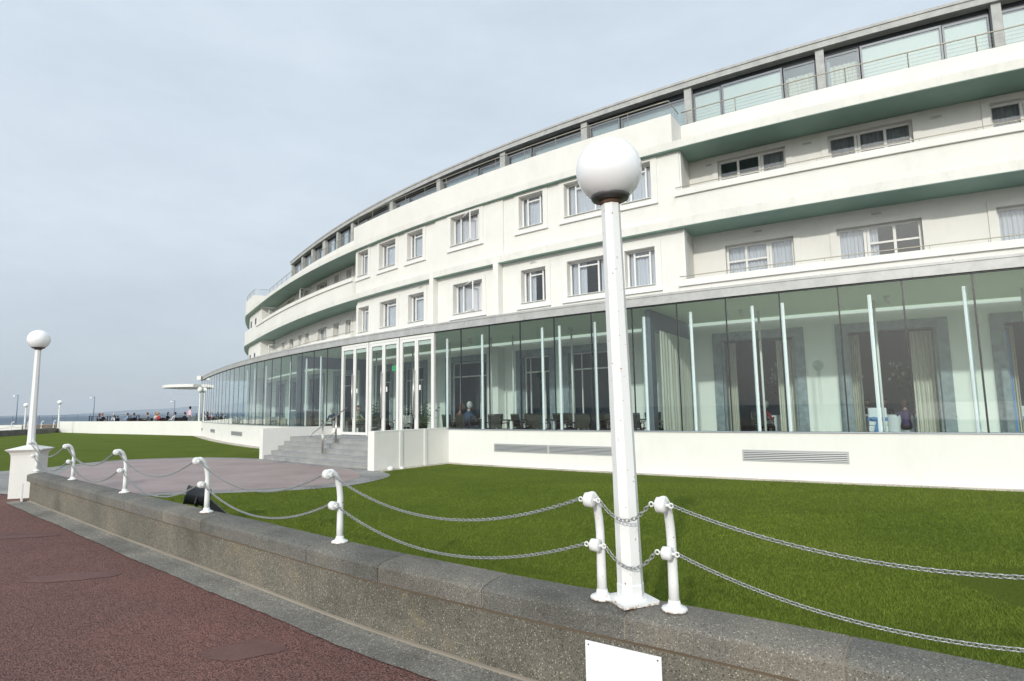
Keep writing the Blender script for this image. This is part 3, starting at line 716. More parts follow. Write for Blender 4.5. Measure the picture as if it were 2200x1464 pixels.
# gravel margin beside the plinth
M_GRAV=speckle('pale_gravel',(.35,.30,.25),(.55,.50,.44),(.75,.70,.64),.95,60,None,.8)
q=MB(); q.sweep([(-.30,.0),(-.001,.0),(-.001,.022),(-.30,.016)],-128.0,AR); q.sweep([(-.5,.0),(-.001,.0),(-.001,.022),(-.5,.016)],-153.4,-133.2)
q.sweep([(-2.95,0),(-.01,0),(-.01,.02),(-2.95,.017)],-128.03,-127.85,.3)
o=q.build('gravel_margin',M_GRAV); tag(o,kind='stuff',label='strip of pale gravel along the foot of the white plinth',cat='gravel')
# plaza
m,nt,b=nodes('pink_paving'); M_PINK=m
c=ramp(nt,noise(nt,.8,6,.65),[(.3,(.255,.185,.172)),(.5,(.31,.235,.222)),(.72,(.35,.28,.27))])
c=mix(nt,.35,c,ramp(nt,noise(nt,50,3,.7),[(.3,(.3,.3,.3)),(.7,(.7,.7,.7))]),'OVERLAY')
nt.links.new(c,b.inputs['Base Color']); b.inputs['Roughness'].default_value=.6; bump(nt,b,noise(nt,40,3),.2,.004)
M_SETT=speckle('grey_border_stone',(.18,.18,.175),(.28,.275,.27),(.36,.355,.35),.8,40,None,.25)
PO=[(-3.75,16.45),(-3.18,15.4),(-3.22,14.3),(-3.75,13.2),(-4.75,12.62),(-6.2,12.35),(-7.6,12.1),(-8.6,11.75),(-9.3,12.0),(-9.75,12.45),(-10.6,13.1),(-11.95,13.95),(-13.3,15.2),(-15.4,17.6),(-14.9,18.9),(-14.75,20.6),(-14.3,21.75),(-13.0,22.25),(-11.6,22.35),(-10.3,22.0),(-9.1,21.35)]
inner=[(-4.6,16.9),(-4.02,15.6),(-3.85,14.6),(-4.2,13.65),(-5.1,13.05),(-6.3,12.78),(-7.6,12.6),(-8.7,12.65),(-10,13.5),(-11.1,14.6),(-12.3,16.2),(-13.6,18.2),(-14.1,19.3),(-14.1,20.6),(-13.6,21.4),(-12.5,21.8),(-11.3,21.85),(-10.2,21.6),(-9.2,20.95)]
def flat(name,pts,z,mat,n=5):
    q=MB(); L=catmull(pts,n)+[]; q.add([(p.x,p.y,z) for p in L],[list(range(len(L)))]); o=q.build(name,mat); return tag(o,kind='structure')
flat('entrance_path',PO,LZ+.006,M_SETT); flat('entrance_paving',inner,LZ+.011,M_PINK)
q=MB(); q.add([(-11.9,13.9,.012),(-10.2,12.9,.012),(-9.9,12.3,.012),(-13.5,14.2,.012),(-18,17.5,.012),(-22,22,.012),(-16,18.4,.012),(-15.2,17.8,.012)],[[0,1,2,3,4,5,6,7]]); o=q.build('side_path',M_SETT); tag(o,kind='structure')
# grass blades
def grass():
    import numpy as np
    rng=np.random.default_rng(3); V=[];
    poly=[(p[0],p[1]) for p in lawn]; px=np.array([p[0] for p in poly]);py=np.array([p[1] for p in poly])
    def inside(x,y,PX,PY):
        c=np.zeros(len(x),bool); n=len(PX); j=n-1
        for i in range(n):
            cond=((PY[i]>y)!=(PY[j]>y))&(x<(PX[j]-PX[i])*(y-PY[i])/(PY[j]-PY[i]+1e-12)+PX[i]); c^=cond; j=i
        return c
    PX=np.array([p[0] for p in PO]);PY=np.array([p[1] for p in PO])
    pts=[]
    for (x0,x1,y0,y1,dens) in ((-3,4,1.8,6,5200),(-6,7.5,6,9,2600),(-9,10,9,13,1100),(-12,12,13,19,330)):
        n=int((x1-x0)*(y1-y0)*dens); x=rng.uniform(x0,x1,n);y=rng.uniform(y0,y1,n)
        k=(x-0)*1265/np.maximum(y,.1); k=(k>-1250)&(k<1500)&inside(x,y,px,py)&~inside(x,y,PX,PY); pts.append(np.c_[x[k],y[k],np.full(k.sum(),y0)])
    p=np.concatenate(pts); n=len(p); D=np.hypot(p[:,0],p[:,1])
    h=rng.uniform(.014,.028,n)*(1+.12*np.sin(p[:,0]*1.7)*np.sin(p[:,1]*2.3)); w=.0016+.0005*D
    th=rng.uniform(0,2*PI,n); ln=rng.normal(0,.012,(n,2))+.004
    dx=np.cos(th)*w/2;dy=np.sin(th)*w/2; z=np.full(n,LZ)
    v=np.stack([np.c_[p[:,0]-dx,p[:,1]-dy,z],np.c_[p[:,0]+dx,p[:,1]+dy,z],np.c_[p[:,0]+ln[:,0],p[:,1]+ln[:,1],z+h]],1).reshape(-1,3)
    me=bpy.data.meshes.new('grass'); me.vertices.add(3*n); me.vertices.foreach_set('co',v.astype('f').ravel()); me.loops.add(3*n); me.loops.foreach_set('vertex_index',np.arange(3*n,dtype='i'))
    me.polygons.add(n); me.polygons.foreach_set('loop_start',np.arange(0,3*n,3,dtype='i')); me.polygons.foreach_set('loop_total',np.full(n,3,dtype='i')); me.update(calc_edges=True)
    m,nt,b=nodes('grass_blade'); c=ramp(nt,noise(nt,14,2),[(.3,(.100,.147,.013)),(.7,(.155,.212,.026))]); c=mix(nt,1,c,ramp(nt,noise(nt,.45,6,.65),[(.3,(.75,.8,.8)),(.7,(1.2,1.12,1.1))]),'MULTIPLY'); nt.links.new(c,b.inputs['Base Color']); b.inputs['Roughness'].default_value=.6; b.inputs['Specular IOR Level'].default_value=.2
    me.materials.append(m); o=bpy.data.objects.new('grass',me); COL.objects.link(o); tag(o,kind='stuff',label='short mown green grass of the lawn in front of the hotel',cat='grass')
grass()

# ------------------------------------------------------------------ painted ironwork
m,nt,b=nodes('white_iron_paint'); M_IRON=m
sp=noise(nt,38,3,.6); c=mix(nt,ramp(nt,sp,[(.665,(0,)),(.72,(1,))]),(.78,.79,.78),(.32,.16,.06))
gz=N(nt,'ShaderNodeSeparateXYZ'); nt.links.new(coords(nt,'Object'),gz.inputs[0])
rz=ramp(nt,gz.outputs[2],[(.0,(1,)),(.015,(.0,))]); mm=N(nt,'ShaderNodeMath',operation='MULTIPLY'); nt.links.new(rz,mm.inputs[0]); nt.links.new(ramp(nt,noise(nt,45,3),[(.42,(0,)),(.55,(1,))]),mm.inputs[1])
c=mix(nt,mm.outputs[0],c,(.28,.12,.04)); nt.links.new(c,b.inputs['Base Color']); b.inputs['Roughness'].default_value=.38; bump(nt,b,noise(nt,55,3),.12,.002)
M_CHAIN=simple('galvanised_chain',(.36,.37,.37),.42,.55,.15,30)
m,nt,b=nodes('opal_globe'); M_GLOBE=m; b.inputs['Base Color'].default_value=(.90,.91,.93,1); b.inputs['Roughness'].default_value=.2; b.inputs['Coat Weight'].default_value=.35; b.inputs['Coat Roughness'].default_value=.08; b.inputs['Subsurface Weight'].default_value=.85; b.inputs['Subsurface Scale'].default_value=1; b.inputs['Subsurface Radius'].default_value=(.25,.25,.25)

CT=.53
def make_post(sc_=1.0):
    r=empty('chain_post')
    q=MB(); q.smooth=True; q.lathe((0,0,0),[(.070,0),(.072,.008),(.066,.016),(.044,.024),(.035,.036),(.031,.055)],20); q.build('base_flange',M_IRON,r)
    q=MB(); q.smooth=True
    pts=[(0,0,.03),(0,0,.15),(0,0,.28),(0,-.002,.38),(0,-.012,.46),(0,-.032,.53),(0,-.060,.580),(0,-.092,.602),(0,-.120,.600)]
    q.tube(pts,[.0295,.028,.0265,.026,.0255,.025,.0265,.028,.029],14)
    q.tube([(0,-.005,.335),(0,-.07,.320)],[.018,.017],10)
    q.build('shaft',M_IRON,r)
    for y,z,rr in ((-.132,.585,.042),(-.074,.318,.036)):
        q=MB(); q.smooth=True; mt=Matrix.Rotation(PI/2,4,'Y'); q.lathe((0,y,z),[(rr*.75,-.028),(rr,-.022),(rr,.022),(rr*.75,.028)],20,0,mt)
        o=q.build('boss',M_IRON,r)
        for sx in (-1,1):
            q=MB(); q.smooth=True; q.tube([(sx*.026,y,z),(sx*.045,y,z)],.008,8)
            q.tube([(sx*.056+.012*math.cos(t*PI/5),y,z+.012*math.sin(t*PI/5)) for t in range(10)],.0045,6,closed=True); q.build('eye',M_IRON,o)
    return r
POSTS=[(-9.72,12.19),(-7.75,10.53),(-5.63,8.69),(-3.51,6.88),(-1.51,5.23),(.51,3.63),(.875,3.405),(2.78,2.03),(4.65,.55)]
def proj_s(x,y):
    best=(1e9,0)
    for i in range(len(WC)-1):
        for k in range(4):
            t=k/4; p=WC[i].lerp(WC[i+1],t); d=(p.x-x)**2+(p.y-y)**2
            if d<best[0]: best=(d,SL[i]+(SL[i+1]-SL[i])*t)
    return best[1]
POSTLAB=['white chain post beside the white pedestal at the wall end','white chain post second from the pedestal, in front of the pink paving','white chain post third from the pedestal, in front of the pink paving','white chain post just in front of the black spotlight','white chain post standing alone between the spotlight and the big lamp','white chain post close on the left of the nearest globe lamp','white chain post close on the right of the nearest globe lamp','white chain post on the wall to the right of the near lamp pair','white chain post farthest right along the wall']
proto=make_post(); tag(proto,'x','post','white chain posts on the near wall'); posts=[]
for i,(x,y) in enumerate(POSTS):
    s=proj_s(x,y); off=.19
    p=wat(s,off,CT); t0=Vector(wat(s-.1,off,0)); t1=Vector(wat(s+.1,off,0)); tn=(t1-t0).normalized()
    rz=math.atan2(tn.y,tn.x)
    o=proto if i==0 else copy_tree(proto)
    p=(x,y,CT)
    place(o,p,rz,POSTLAB[i]); posts.append((Vector(p),rz))
def chain_between(A,B,sag,label,pitch=.0225,r=.0027,seg=10,tn=5):
    A=Vector(A);B=Vector(B); L=(B-A).length; n0=60
    pl=[A.lerp(B,i/n0)-Vector((0,0,sag*4*(i/n0)*(1-i/n0))) for i in range(n0+1)]
    cum=[0]
    for i in range(n0): cum.append(cum[-1]+(pl[i+1]-pl[i]).length)
    T=cum[-1]; n=max(4,int(T/pitch)); q=MB(); q.smooth=True
    j=0
    for k in range(n):
        s=(k+.5)*T/n
        while cum[j+1]<s: j+=1
        t=(s-cum[j])/(cum[j+1]-cum[j]); c=pl[j].lerp(pl[j+1],t); d=(pl[j+1]-pl[j]).normalized()
        side=d.cross(Vector((0,0,1))).normalized(); up=side.cross(d)
        w=(side*.9-up*.42) if k%2 else (up*.9+side*.42); h=T/n*.5+r*1.6; b=h*.62
        pts=[]
        for e in range(seg):
            th=2*PI*e/seg; pts.append(c+d*h*math.cos(th)+w*b*(1 if math.sin(th)>0 else -1)*abs(math.sin(th))**.75)
        q.tube(pts,r,tn,closed=True)
    o=q.build('chain',M_CHAIN); tag(o,label,'chain','grey link chains hanging between the posts'); return o
def attach(i,side,k):
    p,rz=posts[i]; y,z=((-.132,.585),(-.074,.318))[k]
    return p+Matrix.Rotation(rz,3,'Z')@Vector((side*.066,y,z))
SPN=['between the two posts nearest the pedestal','between the second and third posts from the pedestal','between the third post and the post before the spotlight','from the post before the spotlight to the lone middle post','from the lone middle post to the post left of the near lamp','across the foot of the near lamp pole','from the post right of the near lamp to the picture edge','beyond the right edge of the picture']
for i in range(len(posts)-1):
    far=i<3
    for k,nm in ((0,'upper'),(1,'lower')):
        A=attach(i,1,k);B=attach(i+1,-1,k); L=(B-A).length
        sag=(.215 if k==0 else .205)*(L/2.3)**1.0 if L>1 else (.10 if k==0 else .105)
        if i==6: sag=(.175,.205)[k]
        chain_between(A,B,sag,nm+' grey chain '+SPN[i],.0225*(1.6 if i<2 else 1),.0028*(1.3 if i<2 else 1),8 if far else 12,4 if far else 6)

# globe lamps
def make_lamp(h,globe_r,plate=True,detail=True,rb=.078,rt=.058):
    r=empty('globe_lamp')
    q=MB()
    q.lathe((0,0,0),[(rb,.02),(rb,.10),(rb*.96,.11),(rt,h)],8,PI/8); q.build('pole',M_IRON,r)
    if plate: q=MB(); q.box(-.115,.115,-.115,.115,.0,.022); q.lathe((0,0,0),[(.10,.022),(.095,.034),(.08,.036)],20); q.build('base_plate',M_IRON,r)
    q=MB(); q.smooth=True; q.lathe((0,0,0),[(.058,h-.014),(.068,h-.004),(.068,h+.008)],24); q.build('rusty_collar',M_RUST,r)
    q=MB(); q.smooth=True; q.lathe((0,0,0),[(.062,h+.0085),(.112,h+.018),(.121,h+.040),(.116,h+.050)],28); q.build('globe_holder',M_GREYM,r)
    q=MB(); q.smooth=True; q.sphere((0,0,h+.038+globe_r*.82),globe_r,48,28,v0=-56); q.build('globe',M_GLOBE,r)
    return r
s=proj_s(.66,3.46)
lamp=make_lamp(2.385,.203); place(lamp,(.668,3.568,CT),rad(20)); lamp.rotation_euler=(rad(.2),rad(-1.15),rad(20)); tag(lamp,'big white globe lamp on tall octagonal post standing on the near wall','lamp post')
# pedestal with its lamp
pedc=Vector((-10.06,12.42,0)); prz=rad(19)
ped=empty('lamp_pedestal',pedc,prz,'square white rendered pedestal with flared cap at the end of the wall','pedestal')
q=MB(); pr=[(.235,0),(.235,.80),(.24,.86),(.26,.915),(.30,.955),(.31,.965)]
q.lathe((0,0,0),[(r*math.sqrt(2),z) for r,z in pr],4,PI/4); q.build('shaft',M_PLINTH,ped)
q=MB(); q.lathe((0,0,0),[(.315*math.sqrt(2),.966),(.315*math.sqrt(2),.98),(.08*math.sqrt(2),1.05)],4,PI/4); q.build('cap',M_PLINTH,ped)
l2=make_lamp(2.03,.205,False,True,.072,.052); tag(l2,'x','lamp post'); place(l2,(pedc.x,pedc.y,1.03),rad(8),'white globe lamp on octagonal post standing on the square white pedestal')
# white board leaning at the wall end, white sign on the wall face
q=MB(); q.box(-.14,.14,-.012,.012,0,.34); o=q.build('white_board',M_TRIM); place(o,(-9.56,11.68,.02),rad(-48)); tag(o,'small white board standing against the end of the grey wall','board')
sA=Vector(wat(s_near(.40),-.012,0)); sB=Vector(wat(s_near(.77),-.012,0)); tn=(sB-sA).normalized()
sign=empty('blank_sign',(sA+sB)*.5,math.atan2(tn.y,tn.x),'blank white rectangular sign fixed to the face of the grey wall','sign')
w=(sB-sA).length/2
q=MB(); q.box(-w,w,-.006,.0,-.05,.335); q.build('plate',simple('white_sign_plate',(.86,.87,.88),.35),sign)
for x in (-w+.02,w-.02):
    q=MB(); q.smooth=True; q.sphere((x,-.007,.315),.005,10,6); q.build('screw',M_GREYM,sign)
# black floodlight behind the wall
fl=empty('floodlight',(-4.68,8.9,.08),rad(203),'black cylindrical floodlight on the lawn behind the wall by the pink paving','floodlight')
q=MB(); q.smooth=True; mt=Matrix.Translation((0,0,.36))@Matrix.Rotation(rad(78),4,'Y'); q.lathe((0,0,0),[(.09,-.17),(.125,-.15),(.13,-.05),(.13,.13),(.14,.14),(.14,.16)],28,0,mt); q.build('body',M_BLACK,fl)
q=MB(); q.tube([(0,-.135,.36),(.02,-.14,.28),(.0,0,.15),(0,0,0)],.014,8); q.tube([(0,.135,.36),(.02,.14,.28),(.0,0,.15)],.014,8); q.box(-.09,.09,-.07,.07,0,.03); q.bar((-.05,0,.32),(-.36,0,.02),.10,.14); q.build('bracket',M_BLACK,fl)
# white stones by the steps
for i,(a,d,r,lb) in enumerate(((-127.93,-2.45,.10,'larger white painted stone at the foot of the stair side wall'),(-127.88,-2.1,.07,'smaller white painted stone at the foot of the stair side wall'),(-133.25,-2.5,.08,'white painted stone at the left end of the steps'))):
    q=MB(); q.smooth=True; x,y,_=P(a,d,0); q.sphere((x,y,r*.5),r,14,9,(1,1.2,.75))
    q.v=[(a_+random.uniform(-.008,.008),b_+random.uniform(-.008,.008),c_+random.uniform(-.006,.006)) for a_,b_,c_ in q.v]
    o=q.build('white_stone',M_PLINTH); tag(o,lb,'stone','white stones beside the steps')

# ------------------------------------------------------------------ far side: terrace wall, far wall, lamps, fence
TW=[(-22.9,43.85),(-26.8,46.6),(-31,49.4),(-38,53.9),(-45.6,59.4)]
q=MB(); L=catmull(TW,6); 
vs=[]
for i,p in enumerate(L):
    t=(L[min(i+1,len(L)-1)]-L[max(i-1,0)]).normalized(); nn=Vector((-t.y,t.x,0))*-1
    b2=p+nn*.25
    vs+=[(p.x,p.y,-.05),(p.x,p.y,1.09),(b2.x,b2.y,1.09),(b2.x,b2.y,-.05)]
n=len(L)-1; q.add(vs,[[4*i+k,4*i+(k+1)%4,4*i+4+(k+1)%4,4*i+4+k] for i in range(n) for k in range(4)]+[[0,1,2,3],[4*n,4*n+1,4*n+2,4*n+3]])
o=q.build('terrace_wall',M_PLINTH); tag(o,'long smooth white wall between the far lawn and the seated terrace','wall')
q=MB(); q.add([(p.x+.1,p.y+.2,.5) for p in L]+[(-50,75,.5),(-20,80,.5),(-14,55,.5),(-22,46,.5)],[list(range(len(L)+4))]); o=q.build('terrace_paving',M_SETT); tag(o,kind='structure')
FW=[(-24.5,23.5),(-33,31),(-38.5,38.5),(-41.9,47.5),(-43.9,54.5),(-45.6,60)]
L=catmull(FW,6); vs=[]
for i,p in enumerate(L):
    t=(L[min(i+1,len(L)-1)]-L[max(i-1,0)]).normalized(); nn=Vector((-t.y,t.x,0)); b2=p+nn*.4
    vs+=[(p.x,p.y,-.05),(p.x,p.y,.46),(b2.x,b2.y,.50),(b2.x,b2.y,-.05)]
n=len(L)-1; q=MB(); q.add(vs,[[4*i+k,4*i+(k+1)%4,4*i+4+(k+1)%4,4*i+4+k] for i in range(n) for k in range(4)]+[[0,1,2,3],[4*n,4*n+1,4*n+2,4*n+3]])
o=q.build('far_wall',M_COPE); tag(o,'dark low wall carrying chain posts at the far edge of the lawn','wall')
FL_=[L[i]+Vector((-.2,.05,.49)) for i in range(len(L))]
cum=[0]
for i in range(len(FL_)-1): cum.append(cum[-1]+(FL_[i+1]-FL_[i]).length)
def fat(s):
    i=0
    while i<len(cum)-2 and cum[i+1]<s: i+=1
    return FL_[i].lerp(FL_[i+1],(s-cum[i])/(cum[i+1]-cum[i]))
fp=[]; s=cum[-1]-1.6; k=0
FPL=['white chain post on the far dark wall beside the far globe lamp']+['white chain post number %s from the terrace wall on the far dark wall'%w for w in ('two','three','four','five','six','seven','eight','nine','ten','eleven','twelve')]
while s>6 and k<9:
    o=copy_tree(proto); p=fat(s); t=(fat(s+.3)-fat(s-.3)).normalized(); place(o,p,math.atan2(t.y,t.x)+PI*0,FPL[k],'white chain posts on the far dark wall'); o.scale=(1.15,)*3
    fp.append(p); s-=2.6; k+=1
for i in range(len(fp)-1):
    for z,nm in ((.66,'upper'),(.36,'lower')):
        q=MB(); A=fp[i+1]+Vector((0,0,z));B=fp[i]+Vector((0,0,z)); q.tube([A.lerp(B,t/8)-Vector((0,0,.2*4*(t/8)*(1-t/8))) for t in range(9)],.012,4)
        o=q.build('chain',M_CHAIN); tag(o,'%s thin chain in span %s from the terrace wall on the far dark wall'%(nm,['one','two','three','four','five','six','seven','eight','nine'][i]),'chain','chains on the far dark wall')
for (x,y,z,lb) in ((-42.6,55.6,.50,'distant white globe lamp on the far dark wall left of the terrace wall'),(-46.5,56.5,.3,'distant white globe lamp half hidden behind the pedestal lamp post')):
    o=copy_tree(lamp); place(o,(x,y,z),0,lb); o.scale=(1.02,1.02,.93)
o=copy_tree(lamp); place(o,(-30,-1.3,0),0,'white globe lamp on the promenade seen only as a reflection in the pavilion glass')
for (x,y,z,lb) in ((-23.6,44.6,.9,'white globe lamp beside the canopy column at the end of the glass pavilion'),(-23.2,47.0,.9,'white globe lamp partly behind the glass at the canopy')):
    o=copy_tree(lamp); place(o,(x,y,z),0,lb); o.scale=(1,1,.98)
# low walls beyond
def lowwall(x0,y0,x1,y1,h,mat,name,lb,th=.4):
    a=Vector((x0,y0,0));b=Vector((x1,y1,0)); q=MB(); t=(b-a).normalized(); nn=Vector((-t.y,t.x,0))*th
    vs=[a,b,b+nn,a+nn]; q.add([(v.x,v.y,-.02) for v in vs]+[(v.x,v.y,h) for v in vs],[[0,1,2,3],[4,5,6,7],[0,1,5,4],[1,2,6,5],[2,3,7,6],[3,0,4,7]])
    o=q.build(name,mat); tag(o,lb,'wall'); return o
lowwall(-60,58,-50.9,61.5,.78,M_PLINTH,'white_wall','white low wall beyond the far chain posts at the left edge')
lowwall(-50.7,61.6,-40,68,.72,simple('brown_brick',(.20,.15,.11),.9,0,.2,3),'brown_wall','brown low wall behind the far globe lamp')
# railing fence at the shore
M_BLUEP=simple('blue_grey_paint',(.14,.20,.29),.5)
fn=empty('shore_fence',(0,0,0),0,'long blue-grey bar fence along the sea edge','fence')
pts=[Vector((-128,93,0)),Vector((-95,104,0)),Vector((-62,116,0)),Vector((-30,126,0))]
q=MB(); q2=MB(); q3=MB()
for a,b in zip(pts[:-1],pts[1:]):
    for z in (1.72,.45): q.bar(a+Vector((0,0,z)),b+Vector((0,0,z)),.09)
    n=int((b-a).length/1.9)
    for i in range(n+1):
        p=a.lerp(b,i/n); q2.bar(p,p+Vector((0,0,1.74)),.09)
    n=int((b-a).length/.20)
    for i in range(n): p=a.lerp(b,i/n); q3.bar(p+Vector((0,0,.45)),p+Vector((0,0,1.7)),.026)
q.build('rail',M_BLUEP,fn); o=q2.build('upright',M_BLUEP,fn); o['kind']='stuff'; o=q3.build('bar_infill',M_BLUEP,fn); o['kind']='stuff'
# tall promenade lamps far away
def tall_lamp(x,y,h,lb):
    r=empty('tall_lamp',(x,y,0),0,lb,'street lamp','tall thin lamps on the far promenade')
    q=MB(); q.smooth=True; q.tube([(0,0,0),(0,0,h)],[.09,.06],8); q.tube([(0,0,h-.12),(-.55,0,h-.12)],.035,6); q.build('pole',M_BLUEP,r)
    q=MB(); q.smooth=True; q.sphere((-.62,0,h-.28),.27,14,8,(1,1,.55)); q.build('lamp_head',M_GLOBE,r)
tall_lamp(-90.5,108,5.6,'tall thin promenade lamp at the far left edge of the picture')
tall_lamp(-80,113,5.2,'tall thin promenade lamp over the left end of the terrace')
tall_lamp(-68.6,120,4.4,'tall thin promenade lamp above the seated drinkers near the canopy')
# hedge behind terrace
q=MB()
for i in range(1500):
    x=random.uniform(-38,-30);y=random.uniform(66,68);z=random.uniform(.2,1.25); s=.12; th=random.uniform(0,PI)
    q.add([(x,y,z),(x+s*math.cos(th),y+s*math.sin(th),z+.03),(x+s*.5*math.cos(th),y+s*.5*math.sin(th),z+s)],[[0,1,2]])
o=q.build('hedge',simple('hedge_leaf',(.14,.15,.05),.8,0,.3,2)); tag(o,'olive green low hedge behind the terrace near the canopy','hedge')

# ------------------------------------------------------------------ people
M_SKIN=simple('skin',(.50,.30,.21),.55)
def cloth(name,c): return MATS.get(name) or simple(name,c,.85)
def body_mesh(pose):
    """one continuous body; local +Y is the way the person faces, origin at the floor under the pelvis"""
    V=[];E_=[];R_=[];Gp=[]
    def v(co,r,g): V.append(Vector(co)); R_.append(r); Gp.append(g); return len(V)-1
    def e(a,b): E_.append((a,b))
    sit=pose!='stand'; lean=dict(stand=.0,sit=.16,recline=-.22,hunch=.34)[pose]
    ph=.50 if sit else .93
    def sp(h,x=0,y=0):   # spine point at height h above the pelvis
        return (x,math.sin(lean)*h+y,ph+math.cos(lean)*h)
    pel=v((0,0,ph),.125,2); wa=v(sp(.16),.115,1); ch=v(sp(.36),.135,1); nb=v(sp(.49),.065,1); nk=v(sp(.55,0,.01),.048,0); hd=v(sp(.60,0,.015),.05,0)
    e(pel,wa);e(wa,ch);e(ch,nb);e(nb,nk);e(nk,hd)
    hands=[]
    for s in(-1,1):
        sh=v(sp(.43,s*.175),.058,1)
        if pose in('sit','hunch'): el=v(sp(.20,s*.25,.12),.043,1); wr=(s*.14,.42,.74); 
        elif pose=='recline': el=v(sp(.16,s*.25,.06),.043,1); wr=(s*.20,.22,.66)
        else: el=v(sp(.15,s*.23,-.05),.043,1); wr=(s*.24,.05,ph-.08)
        wv=v(wr,.027,0); e(ch,sh);e(sh,el)
        mid=v(Vector(V[el]).lerp(Vector(wr),.6),.036,1); e(el,mid);e(mid,wv); 
        d=(Vector(wr)-V[mid]).normalized(); pm=v(Vector(wr)+d*.05,.030,0); e(wv,pm); hands.append((V[pm].copy(),d,s))
        hp_=v((s*.09,0,ph-.03),.088,2)
        if sit: kn=v((s*.11,.44,.50),.062,2); an=v((s*.12,.44 if pose!='recline' else .62,.10),.042,2); to=v((s*.12,(.44 if pose!='recline' else .62)+.15,.05),.036,3)
        else: kn=v((s*.10,.03,.50),.06,2); an=v((s*.11,-.02,.10),.042,2); to=v((s*.12,.13,.045),.036,3)
        e(pel,hp_);e(hp_,kn);e(kn,an);e(an,to)
    me=bpy.data.meshes.new('skel'); me.from_pydata(V,E_,[]); ob=bpy.data.objects.new('skel',me); COL.objects.link(ob)
    ob.modifiers.new('s','SKIN'); ss=ob.modifiers.new('u','SUBSURF'); ss.levels=1; ss.render_levels=1
    for i,d in enumerate(me.skin_vertices[0].data): d.radius=(R_[i],R_[i]*(.85 if i in(1,2) else 1)); d.use_root=(i==0)
    dg=bpy.context.evaluated_depsgraph_get(); ev=bpy.data.meshes.new_from_object(ob.evaluated_get(dg))
    q=MB(); q.smooth=True
    q.v=[tuple(x.co) for x in ev.vertices]
    for p in ev.polygons:
        c=p.center; best=0;bd=1e9
        for a,b in E_:
            A=V[a];B=V[b]; t=max(0,min(1,(c-A).dot(B-A)/max(1e-9,(B-A).length_squared))); d=(A.lerp(B,t)-c).length-(R_[a]*(1-t)+R_[b]*t)
            if d<bd: bd=d; best=Gp[a] if t<.5 else Gp[b]
        q.f.append(list(p.vertices)); q.mi.append(best); q.sm.append(True)
    bpy.data.objects.remove(ob)
    hc=Vector(sp(.71,0,.03)); q.cur=0
    q.sphere(hc,.1,16,12,(.76,.92,1.15)); q.sphere(hc+Vector((0,.095,-.012)),.018,8,6,(.7,1,1.3))
    for s in(-1,1): q.sphere(hc+Vector((s*.077,-.005,-.01)),.026,8,6,(.35,.7,1.1)); 
    q.cur=3
    for s in(-1,1): q.sphere(hc+Vector((s*.03,.082,.018)),.0085,6,4,(1.2,.6,.7))
    q.cur=0
    for h,d,s in hands:
        sd=Vector((1,0,0))
        for k,l in enumerate((.062,.075,.078,.07)):
            o=h+sd*((k-1.5)*.017)+d*.018; q.tube([o,o+d*l*.5,o+d*l*.9+Vector((0,0,-.018))],[.0095,.0085,.006],6)
        o=h+Vector((-s*.028,0,0)); q.tube([o,o+d*.03+Vector((-s*.018,0,0)),o+d*.055+Vector((-s*.02,0,-.008))],[.011,.009,.007],6)
    return q,hc
BODY={}
def person(x,y,z,rz,pose,top,legs,hair,label,group=None,scale=.93,long=False,skirt=None):
    if pose not in BODY:
        q,hc=body_mesh(pose); o=q.build('person',[M_SKIN,M_BLACK,M_BLACK,M_BLACK]); BODY[pose]=(o.data,hc); 
    else: o=bpy.data.objects.new('person',BODY[pose][0]); COL.objects.link(o)
    hc=BODY[pose][1]
    for i,mm_ in ((1,top),(2,legs)): o.material_slots[i].link='OBJECT'; o.material_slots[i].material=mm_
    o.location=(x,y,z); o.rotation_euler=(0,0,rz); o.scale=(scale,)*3; tag(o,label,'person',group)
    h=MB(); h.smooth=True
    nv=[]; q=h; q.sphere(hc+Vector((0,-.012,.012)),.109,18,12,(.82,.98,1.17))
    keep=[]
    for f in q.f:
        c=sum((Vector(q.v[i]) for i in f),Vector())/len(f)-hc
        if not (c.y>.035 and c.z<.055) and c.z>-.075+(-.02 if not long else -.2): keep.append(f)
    q.f=keep; q.mi=q.mi[:len(keep)]; q.sm=q.sm[:len(keep)]
    if long: q.sphere(hc+Vector((0,-.06,-.11)),.1,12,8,(.8,.5,1.2))
    h.build('hair',hair,o); return o
H_DK=cloth('dark_hair',(.02,.016,.014)); H_BR=cloth('brown_hair',(.11,.05,.03)); H_GR=cloth('grey_hair',(.42,.41,.39)); H_BL=cloth('fair_hair',(.40,.28,.14))
C_NAVY=cloth('navy_cloth',(.03,.05,.10)); C_BLUE=cloth('denim_blue_cloth',(.035,.055,.10)); C_PINK=cloth('pink_shirt',(.72,.52,.60)); C_WHITE=cloth('white_shirt',(.72,.73,.75)); C_BLK=cloth('black_cloth',(.012,.012,.015)); C_RED=cloth('red_cloth',(.45,.03,.05)); C_GREY=cloth('grey_cloth',(.16,.17,.18)); C_LB=cloth('light_blue_cloth',(.30,.40,.55)); C_CREAM=cloth('cream_cloth',(.55,.52,.42)); C_PURP=cloth('purple_cloth',(.09,.05,.16)); C_RUST=cloth('rust_cloth',(.30,.12,.07)); C_MESH=cloth('olive_mesh',(.035,.035,.028)); C_CLOTH=cloth('white_tablecloth',(.74,.77,.80)); C_SASH=cloth('blue_sash',(.10,.24,.50)); C_WICK=cloth('dark_wicker',(.02,.018,.016))
